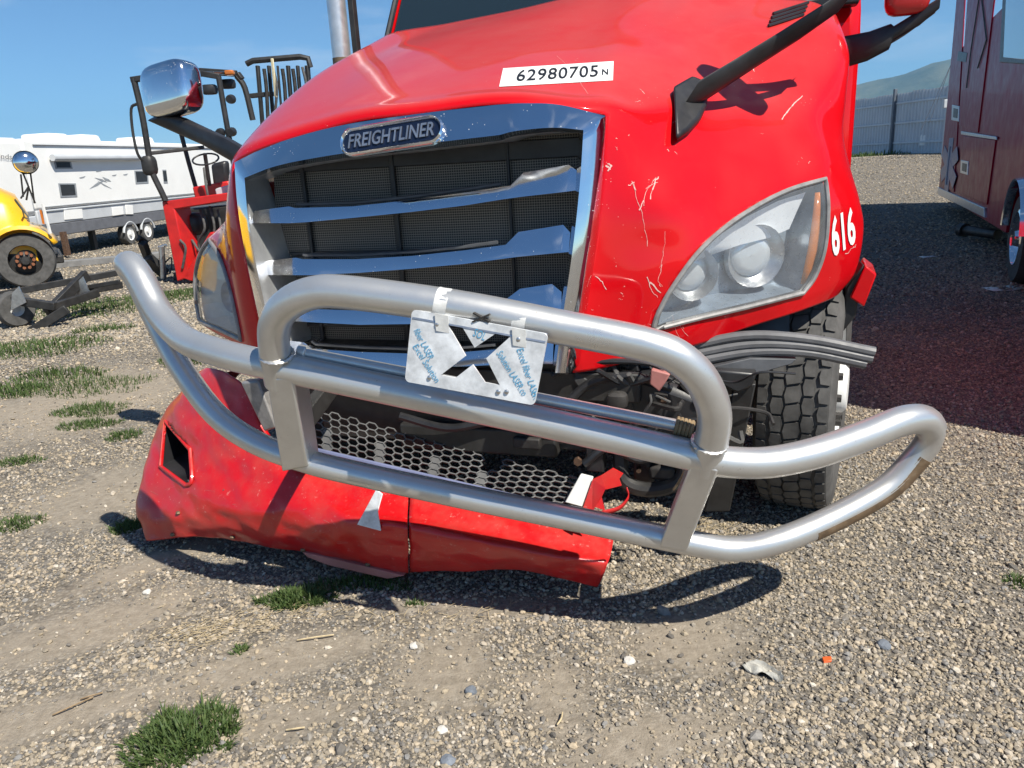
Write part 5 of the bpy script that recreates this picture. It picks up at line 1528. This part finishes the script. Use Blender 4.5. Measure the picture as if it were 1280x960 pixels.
# six armed emblem
scx, scy = 1186, 207
c_ = am_s.P(scx, scy, .022); r6 = (am_s.P(1186, 184, .022) - c_).length
kx_ = (am_s.P(1196, 207) - am_s.P(1176, 207)).length / 2 / r6
mb = MB()
for k in range(3):
    a = RAD(90 + 60 * k); d = am_s.X * math.cos(a) * kx_ + EZ * math.sin(a); p_ = am_s.X * (-math.sin(a)) * kx_ + EZ * math.cos(a)
    mb.prism([c_ + d * r6 + p_ * r6 * .26, c_ + d * r6 - p_ * r6 * .26, c_ - d * r6 - p_ * r6 * .26, c_ - d * r6 + p_ * r6 * .26], am_s.N * (.004 + .002 * k))
mb.build('star_emblem', 'star_blue', am, smooth=0)
mb = MB(); mb.tube([c_ + am_s.N * .016 - EZ * r6 * .7, c_ + am_s.N * .016 + EZ * r6 * .7], .016, 6); mb.build('emblem_staff', 'rv_grey', am)
for a, b in (((1225, -10), (1214, 60)), ((1214, 60), (1208, 110)), ((1226, -10), (1233, 50)), ((1233, 50), (1222, 85))):
    mb = MB(); mb.tube([am_s.P(*a, .03), am_s.P(*b, .03)], .010, 6); mb.build('cable', 'rubber', am)
mb = MB()
rows = [[am_s.L(xw + arcR * f_ * math.cos(a), rwm + arcR * f_ * math.sin(a), o_) for a in [RAD(172 - 164 * k / 18) for k in range(19)]] for f_, o_ in ((.98, -.02), (.99, .05), (1.03, .06), (1.06, .0))]
mb.grid(rows); mb.build('wheel_arch', 'chrome', am, smooth=60)
for dx in (0,):
    wc = am_s.L(xw, rwm, -.01)
    mb = MB(); mb.lathe([(rwm * .62, -.24), (rwm * .93, -.24), (rwm, -.18), (rwm, -.06), (rwm * .93, .0), (rwm * .62, .0)], wc, am_s.N, 40); w_ = mb.build('wheel', 'tyre_dark', am)
    mb = MB(); mb.lathe([(rwm * .64, .0), (rwm * .58, .01), (rwm * .55, -.05), (rwm * .40, -.10), (rwm * .2, -.04), (rwm * .16, .02), (.001, .025)], wc, am_s.N, 36); mb.build('rim', 'chrome', w_, smooth=50)
xr, zr = axz(1210, 288)
mb = MB(); mb.cyl(am_s.L(xr - .6, zr, -.3), am_s.L(xr, zr, .02), .07); ex_ = mb.build('exhaust', 'black_steel', am)
mb = MB(); p_ = am_s.L(xr, zr, .03); mb.cyl(p_, p_ + (am_s.X * .08 + am_s.N * .05), .10); mb.build('exhaust_flange', 'black_steel', ex_)
sbox(am_s, xe - .6, XN, zch - .02, zbm, -.75, -1.6).build('chassis', 'black_steel', am, bevel=.02)
sbox(am_s, xw + .9, xw + 1.1, .25, zbm, -.1, -2.0).build('mud_flap', 'black_plastic', am, bevel=.01)
wc3 = am_s.L(xw, rwm, -1.95)
mb = MB(); mb.lathe([(.05, -.24), (rwm * .93, -.24), (rwm, -.18), (rwm, -.06), (rwm * .93, .0), (.05, .0)], wc3, am_s.N, 28); mb.build('wheel', 'tyre_dark', am)
sbox(am_s, XN - 1.6, XN, zbm - .1, 2.3, -.05, -2.2).build('cab', 'amb_red', am, bevel=.15)
for o_ in (-.1, -1.95):
    wc4 = am_s.L(XN - .9, rwm, o_); mb = MB(); mb.lathe([(.05, -.2), (rwm * .93, -.2), (rwm, -.14), (rwm, -.04), (rwm * .93, .0), (.05, .0)], wc4, am_s.N, 28); mb.build('wheel', 'tyre_dark', am)

# ---- corrugated metal fence at the back of the yard
def gpt(px_, py_, z): return onz(px_, py_, z)
f0, f1 = at(1066, 193, 40), at(1178, 190, 33)
f0.z = ground_z(f0.x, f0.y); f1.z = ground_z(f1.x, f1.y)
fd = (f1 - f0); fd.z = 0; FL = fd.length; fd.normalize()
fnm = Vector((fd.y, -fd.x, 0)); fnm = fnm if fnm.y < 0 else -fnm
fence = thing('metal_fence', 'tall grey-blue corrugated metal fence along the back of the yard', 'fence', tuple(f0))
FH = 2.62
pan = MB(); pw = .92; nn = 4
rows = []
pr = []
for k in range(nn * 4 + 1):
    u = k / (nn * 4) * pw
    ph = k % 4
    pr.append((u, (.0, .0, .06, .06)[ph]))
pan.grid([[Vector((u, -d, z)) for u, d in pr] for z in (0.02, FH)])
pme = pan.mesh('fence_panel')
pme.materials.append(M['fence_metal'])
ang = math.atan2(fd.y, fd.x)
npan = int(26 / pw)
for k in range(-18, npan):
    o = bpy.data.objects.new('fence_panel', pme); col.objects.link(o); o.parent = fence
    s_ = k * pw; w_ = f0 + fd * s_
    o.location = Vector((fd.x * s_, fd.y * s_, ground_z(w_.x, w_.y) - f0.z)); o.rotation_euler = (0, 0, ang)
    o.scale = (1, 1, 1 + .01 * random.uniform(-1, 1))
def fpt(s_, z, o=0.0):
    w_ = f0 + fd * s_ + fnm * o; return Vector((w_.x, w_.y, f0.z + z))
for z in (.5, 1.35, 2.2):
    mb = MB(); mb.bar(fpt(-16.5, z, .07), fpt(26, z, .07), .06, .08); mb.build('rail', 'fence_metal', fence)
s_c = (at(1114, 150, 36.5) - f0).dot(fd)
for k in range(-4, 5):
    mb = MB(); mb.box(fpt(s_c + k * 4.6, FH / 2 + .1, .13), (.13, .13, FH + .2), fd, fnm, EZ); mb.build('post', 'fence_post', fence, bevel=.01)

# ---- pole, lattice mast and parked car by the fence
pp = at(1179, 186, 30); pp.z = ground_z(pp.x, pp.y)
po = thing('utility_pole', 'slim pale pole with cable stays by the back fence', 'pole', tuple(pp))
mb = MB(); top = at(1187, 72, 30); mb.cyl(pp, Vector((pp.x, pp.y, top.z)), .05, .035, seg=8); mb.build('shaft', 'rv_grey', po)
mb = MB(); q_ = Vector((pp.x, pp.y, at(1180, 130, 30).z)); mb.box(q_ - Vector((.12, .1, 0)), (.2, .12, .3)); mb.build('meter_box', 'rv_grey', po, bevel=.02)
for dx in (-.9, -.6):
    mb = MB(); mb.tube([Vector((pp.x, pp.y, top.z - .2)), Vector((pp.x + dx, pp.y, pp.z + 1.9 + dx))], .012, 5); mb.build('stay', 'fence_post', po)
cg = at(1190, 172, 33); cg.z = ground_z(cg.x, cg.y)
car = thing('parked_car', 'white parked car half hidden behind the maroon ambulance', 'car', tuple(cg + Vector((1.9, .4, 0))))
cX = Vector((.93, .37, 0)).normalized(); cY = Vector((-.37, .93, 0)).normalized()
def cp(x, y, z): return cg + cX * x + cY * y + EZ * z
side_p = [(0, .35), (.02, .75), (.25, .92), (1.0, 1.0), (1.55, 1.42), (2.9, 1.45), (3.6, 1.02), (4.1, .95), (4.15, .4)]
rows = []
for y, s__ in ((0, .94), (.08, 1.0), (1.55, 1.0), (1.65, .94)):
    rows.append([cp(2.07 + (x - 2.07) * s__, y, .35 + (z - .35) * (1 if s__ == 1 else .96)) for x, z in side_p])
mb = MB(); mb.grid(rows); o = len(mb.v); mb.f.append(tuple(range(len(side_p)))); mb.f.append(tuple(range(3 * len(side_p), 4 * len(side_p)))); mb.build('body', 'rv_white', car, smooth=40)
mb = MB(); mb.prism([cp(1.15, -.01, 1.02), cp(1.6, -.01, 1.34), cp(2.85, -.01, 1.36), cp(3.35, -.01, 1.04)], cY * .02); mb.build('window', 'dark_pane', car)
mb = MB(); mb.prism([cp(1.02, .2, 1.03), cp(1.53, .25, 1.40), cp(1.53, 1.4, 1.40), cp(1.02, 1.45, 1.03)], -cX * .02 + EZ * .02); mb.build('windscreen', 'dark_pane', car)
for x in (.8, 3.3):
    for y in (.02, 1.48):
        mb = MB(); mb.lathe([(.02, 0), (.28, 0), (.31, .04), (.31, .14), (.28, .18), (.02, .18)], cp(x, y - .02, .31), cY, 20); mb.build('wheel', 'tyre_dark', car)

# ================================================================== GRASS, WEEDS AND LITTER
def tuft(name, label, c, rx_, ry_, n, hmin, hmax, cat='grass', group=None, kind=None, curl=1.0, wid=.0022):
    mb = MB(); vs, fs = [], []
    for i in range(int(n * (.6 if hmax < .1 else .4))):
        while True:
            u, v = random.uniform(-1, 1), random.uniform(-1, 1)
            d = math.hypot(u, v) * (1 + .5 * noise.noise(Vector((u * 2 + c.x * 7, v * 2, c.y))))
            if d < 1: break
        x, y = c.x + u * rx_, c.y + v * ry_
        z = ground_z(x, y)
        h = random.uniform(hmin * .6, hmax) * (1.1 - .7 * d) * (1 + .5 * noise.noise(Vector((x * 23, y * 23, 1))))
        a = random.uniform(0, 6.283); b = random.uniform(.25, 1.1) * curl
        out = Vector((math.cos(a) + u * .6, math.sin(a) + v * .6, 0)) * b
        w = Vector((-math.sin(a), math.cos(a), 0)) * wid * random.uniform(.7, 1.6)
        p0 = Vector((x, y, z - .003)); p1 = p0 + EZ * h * .55 + out * h * .3; p2 = p0 + EZ * h * .85 + out * h * .8
        o = len(vs)
        vs += [p0 - w, p0 + w, p1 + w * .8, p1 - w * .8, p2]
        fs += [(o, o + 1, o + 2, o + 3), (o + 3, o + 2, o + 4)]
    me = bpy.data.meshes.new(name); me.from_pydata([tuple(p - c) for p in vs], [], fs)
    me.materials.append(M['grass'])
    ob = bpy.data.objects.new(name, me); col.objects.link(ob); ob.location = c
    return tag(ob, label, cat, group, kind)
def G(px_, py_): p = onz(px_, py_); p.z = ground_z(p.x, p.y); return p
tuft('grass_tuft', 'large green weed clump in the left foreground', G(228, 925), .15, .13, 3800, .03, .085)
tuft('grass_tuft', 'green tuft at the edge of the shadow under the torn bumper', G(372, 752), .15, .07, 2200, .03, .075)
tuft('grass_tuft', 'shaded grass strip right under the bumper seam', G(440, 733), .26, .06, 1500, .02, .06)
tuft('grass_tuft', 'tiny green sprig on bare dirt beside the dry straw', G(301, 815), .025, .02, 140, .02, .05)
tuft('grass_tuft', 'small tuft against the left bumper corner', G(160, 662), .07, .07, 700, .03, .07)
tuft('grass_tuft', 'little tuft in the open gravel nearest the left edge', G(22, 655), .13, .09, 800, .02, .06)
tuft('grass_tuft', 'small tuft left of the bumper with a dark shadow beside it', G(155, 546), .10, .09, 700, .03, .08)
tuft('grass_tuft', 'flat tuft alone on the gravel at the left edge', G(25, 578), .14, .08, 700, .03, .06)
tuft('grass_tuft', 'single weed at the right edge of the gravel', G(1272, 730), .05, .04, 260, .02, .05)
tuft('grass_tuft', 'few blades in the shadow below the bumper middle', G(520, 757), .05, .02, 160, .015, .035)
tuft('grass_tuft', 'pale green patch, nearest of those left of the bull bar', G(112, 514), .26, .16, 1500, .03, .09)
tuft('grass_tuft', 'pale green patch behind the nearest one left of the bull bar', G(112, 532), .22, .10, 1000, .03, .07)
tuft('grass_tuft', 'wide grass patch in the middle of the left yard', G(95, 485), .55, .32, 3200, .04, .10)
for k, (px_, py_, rx_, ry_, n, lab) in enumerate(((40, 437, .75, .5, 3600, 'grass patch in front of the black trailer frame'), (10, 490, .3, .2, 1200, 'grass patch cut by the left edge of the picture'), (110, 390, 1.0, .5, 4000, 'grass under the black trailer frame'), (225, 370, .5, .6, 3200, 'grass in the shade below the red forklift'), (232, 450, .25, .2, 1200, 'grass seen through the far end of the bull bar'), (150, 378, .7, .5, 2500, 'grass between trailer frame and forklift'), (128, 413, .35, .15, 900, 'thin grass strip by the end of the trailer frame'), (70, 470, .4, .2, 1200, 'grass patch nearest behind the wide middle patch'))):
    tuft('grass_tuft', lab, G(px_, py_), rx_, ry_, n, .05, .13, wid=.004)
tuft('grass_tuft', 'weeds along the foot of the metal fence', at(1120, 193, 35.5) * 1 - EZ * 0, 6.0, .5, 2500, .1, .35, wid=.02)
# dry straw
mb = MB()
for cx, cy, sx, sy, n in ((255, 795, .16, .07, 240), (350, 770, .22, .05, 90), (880, 660, .2, .12, 160), (690, 640, .15, .1, 80), (560, 770, .3, .06, 60)):
    p = G(cx, cy)
    for i in range(n):
        q_ = p + Vector((random.gauss(0, sx * .6), random.gauss(0, sy * .6), 0)); a = random.gauss(.5, .6); L = random.uniform(.015, .06)
        z = ground_z(q_.x, q_.y) + random.uniform(.004, .012); d = Vector((math.cos(a), math.sin(a), random.uniform(-.05, .1))) * L; s_ = Vector((-math.sin(a), math.cos(a), 0)) * .0011
        q_.z = z; mb.add([q_ - s_, q_ + s_, q_ + d + s_ * .5, q_ + d - s_ * .5], [(0, 1, 2, 3)])
tag(mb.build('dry_straw', 'straw', None, smooth=0), 'scattered dry straw and dead grass on the dirt', 'straw', kind='stuff')
def stone(px_, py_, r, mat, label, sq=.6):
    c = G(px_, py_); bm = bmesh.new(); bmesh.ops.create_icosphere(bm, subdivisions=2, radius=r)
    for v in bm.verts:
        v.co = v.co * (1 + .3 * noise.noise(v.co * (1.3 / r) + c * 3)); v.co.z *= sq
    me = bpy.data.meshes.new('stone'); bm.to_mesh(me); bm.free(); me.materials.append(M[mat])
    ob = bpy.data.objects.new('stone', me); col.objects.link(ob); ob.location = c + EZ * r * .3
    return tag(ob, label, 'stone', 'larger stones in the gravel')
stone(787, 828, .019, 'stone_pale', 'pale round stone on the dirt track below the bumper')
stone(553, 916, .015, 'stone_pale', 'pale chip of stone near the bottom edge, left of the middle')
stone(589, 866, .018, 'stone_blue', 'blue-grey stone in the gravel right of the dirt track')
stone(184, 772 - 30, .016, 'stone_pale', 'whitish pebble left of the bumper shadow')
stone(1105, 808, .022, 'stone_blue', 'dark blue stone in the right foreground gravel')
stone(560, 650 + 305, .02, 'stone_blue', 'grey stone at the very bottom edge')
stone(518, 811 - 2, .017, 'stone_pale', 'small white pebble straight below the bumper seam')
# rag, orange scrap, papers, twigs
c = G(952, 845); mb = MB()
rows = []
for i in range(13):
    t_ = i / 12; a = c + Vector((.085 * (t_ - .5) * (1 if t_ < .6 else 1.1), -.06 * t_ * t_ + .035, 0))
    w = .012 + .016 * math.sin(math.pi * t_)
    rows.append([a + Vector((math.cos(q_) * w * .7, math.sin(q_) * w, 0)) * 1.0 + EZ * (.010 + .010 * math.sin(q_ * 2 + t_ * 9) + .008 * noise.noise(Vector((t_ * 6, q_, 1)))) for q_ in [2 * math.pi * k / 12 for k in range(12)]])
mb.grid(rows, closed_u=True); tag(mb.build('rag', 'rag', None, smooth=70, base=c), 'small grey rag lying on the gravel in the right foreground', 'rag')
c = G(1033, 829); mb = MB(); mb.prism([c + Vector(p) for p in ((-.012, -.008, .006), (.010, -.010, .010), (.014, .004, .014), (0, .012, .008), (-.012, .006, .012))], Vector((.002, .002, .006)))
tag(mb.build('plastic_scrap', 'orange_plastic', None, base=c, bevel=.001), 'bright orange plastic scrap on the gravel', 'litter')
for px_, py_, lab, s_ in ((1252, 362, 'white paper scrap in the shade by the ambulance wheel', .16), (1160, 322, 'white paper scrap in the middle of the ambulance shadow', .10)):
    c = G(px_, py_); mb = MB(); mb.grid([[c + Vector((s_ * u, s_ * .7 * v + .02 * u, .012 + .03 * noise.noise(Vector((u * 2, v * 2, px_))))) for u in (-1, -.4, .2, 1)] for v in (-1, 0, 1)])
    tag(mb.build('paper_scrap', 'paper', None, base=c, solid=.001), lab, 'litter')
for px_, py_, L, a, lab in ((92, 885, .11, .7, 'dark twig lying on the left foreground dirt'), (115, 872, .06, .4, 'short dark twig beside the left foreground dirt track'), (395, 800, .12, .15, 'thin pale twig on the dirt below the bumper'), (370, 915, .05, .1, 'short straw-coloured twig right of the large weed clump'), (700, 905, .05, 1.2, 'small twig on the central dirt strip')):
    c = G(px_, py_); d = Vector((math.cos(a), math.sin(a), 0)) * L
    mb = MB(); mb.tube(crom([c - d * .5 + EZ * .008, c + Vector((.004, -.006, .014)), c + d * .5 + EZ * .009], 4), .0028, 5); tag(mb.build('twig', 'twig' if 'dark' in lab else 'straw', None, base=c), lab, 'twig')

# ================================================================== AIR
mb = MB(); mb.box((0, 3700, 299), (11800, 7700, 600))
haze = mb.build('haze', 'steel_placeholder' if 'steel_placeholder' in M else 'paper', None, smooth=0, base=(0, 3700, -1))
t = NT('haze_air'); t.n.remove(t.b)
pv = t.node('VolumePrincipled', Density=0.00011); pv.inputs['Color'].default_value = (0.25, 0.60, 1.0, 1)
t.link(pv.outputs[0], t.out.inputs['Volume'])
haze.data.materials.clear(); haze.data.materials.append(M['haze_air'])
tag(haze, 'thin blue air between the yard and the far mountain', 'haze', kind='stuff')
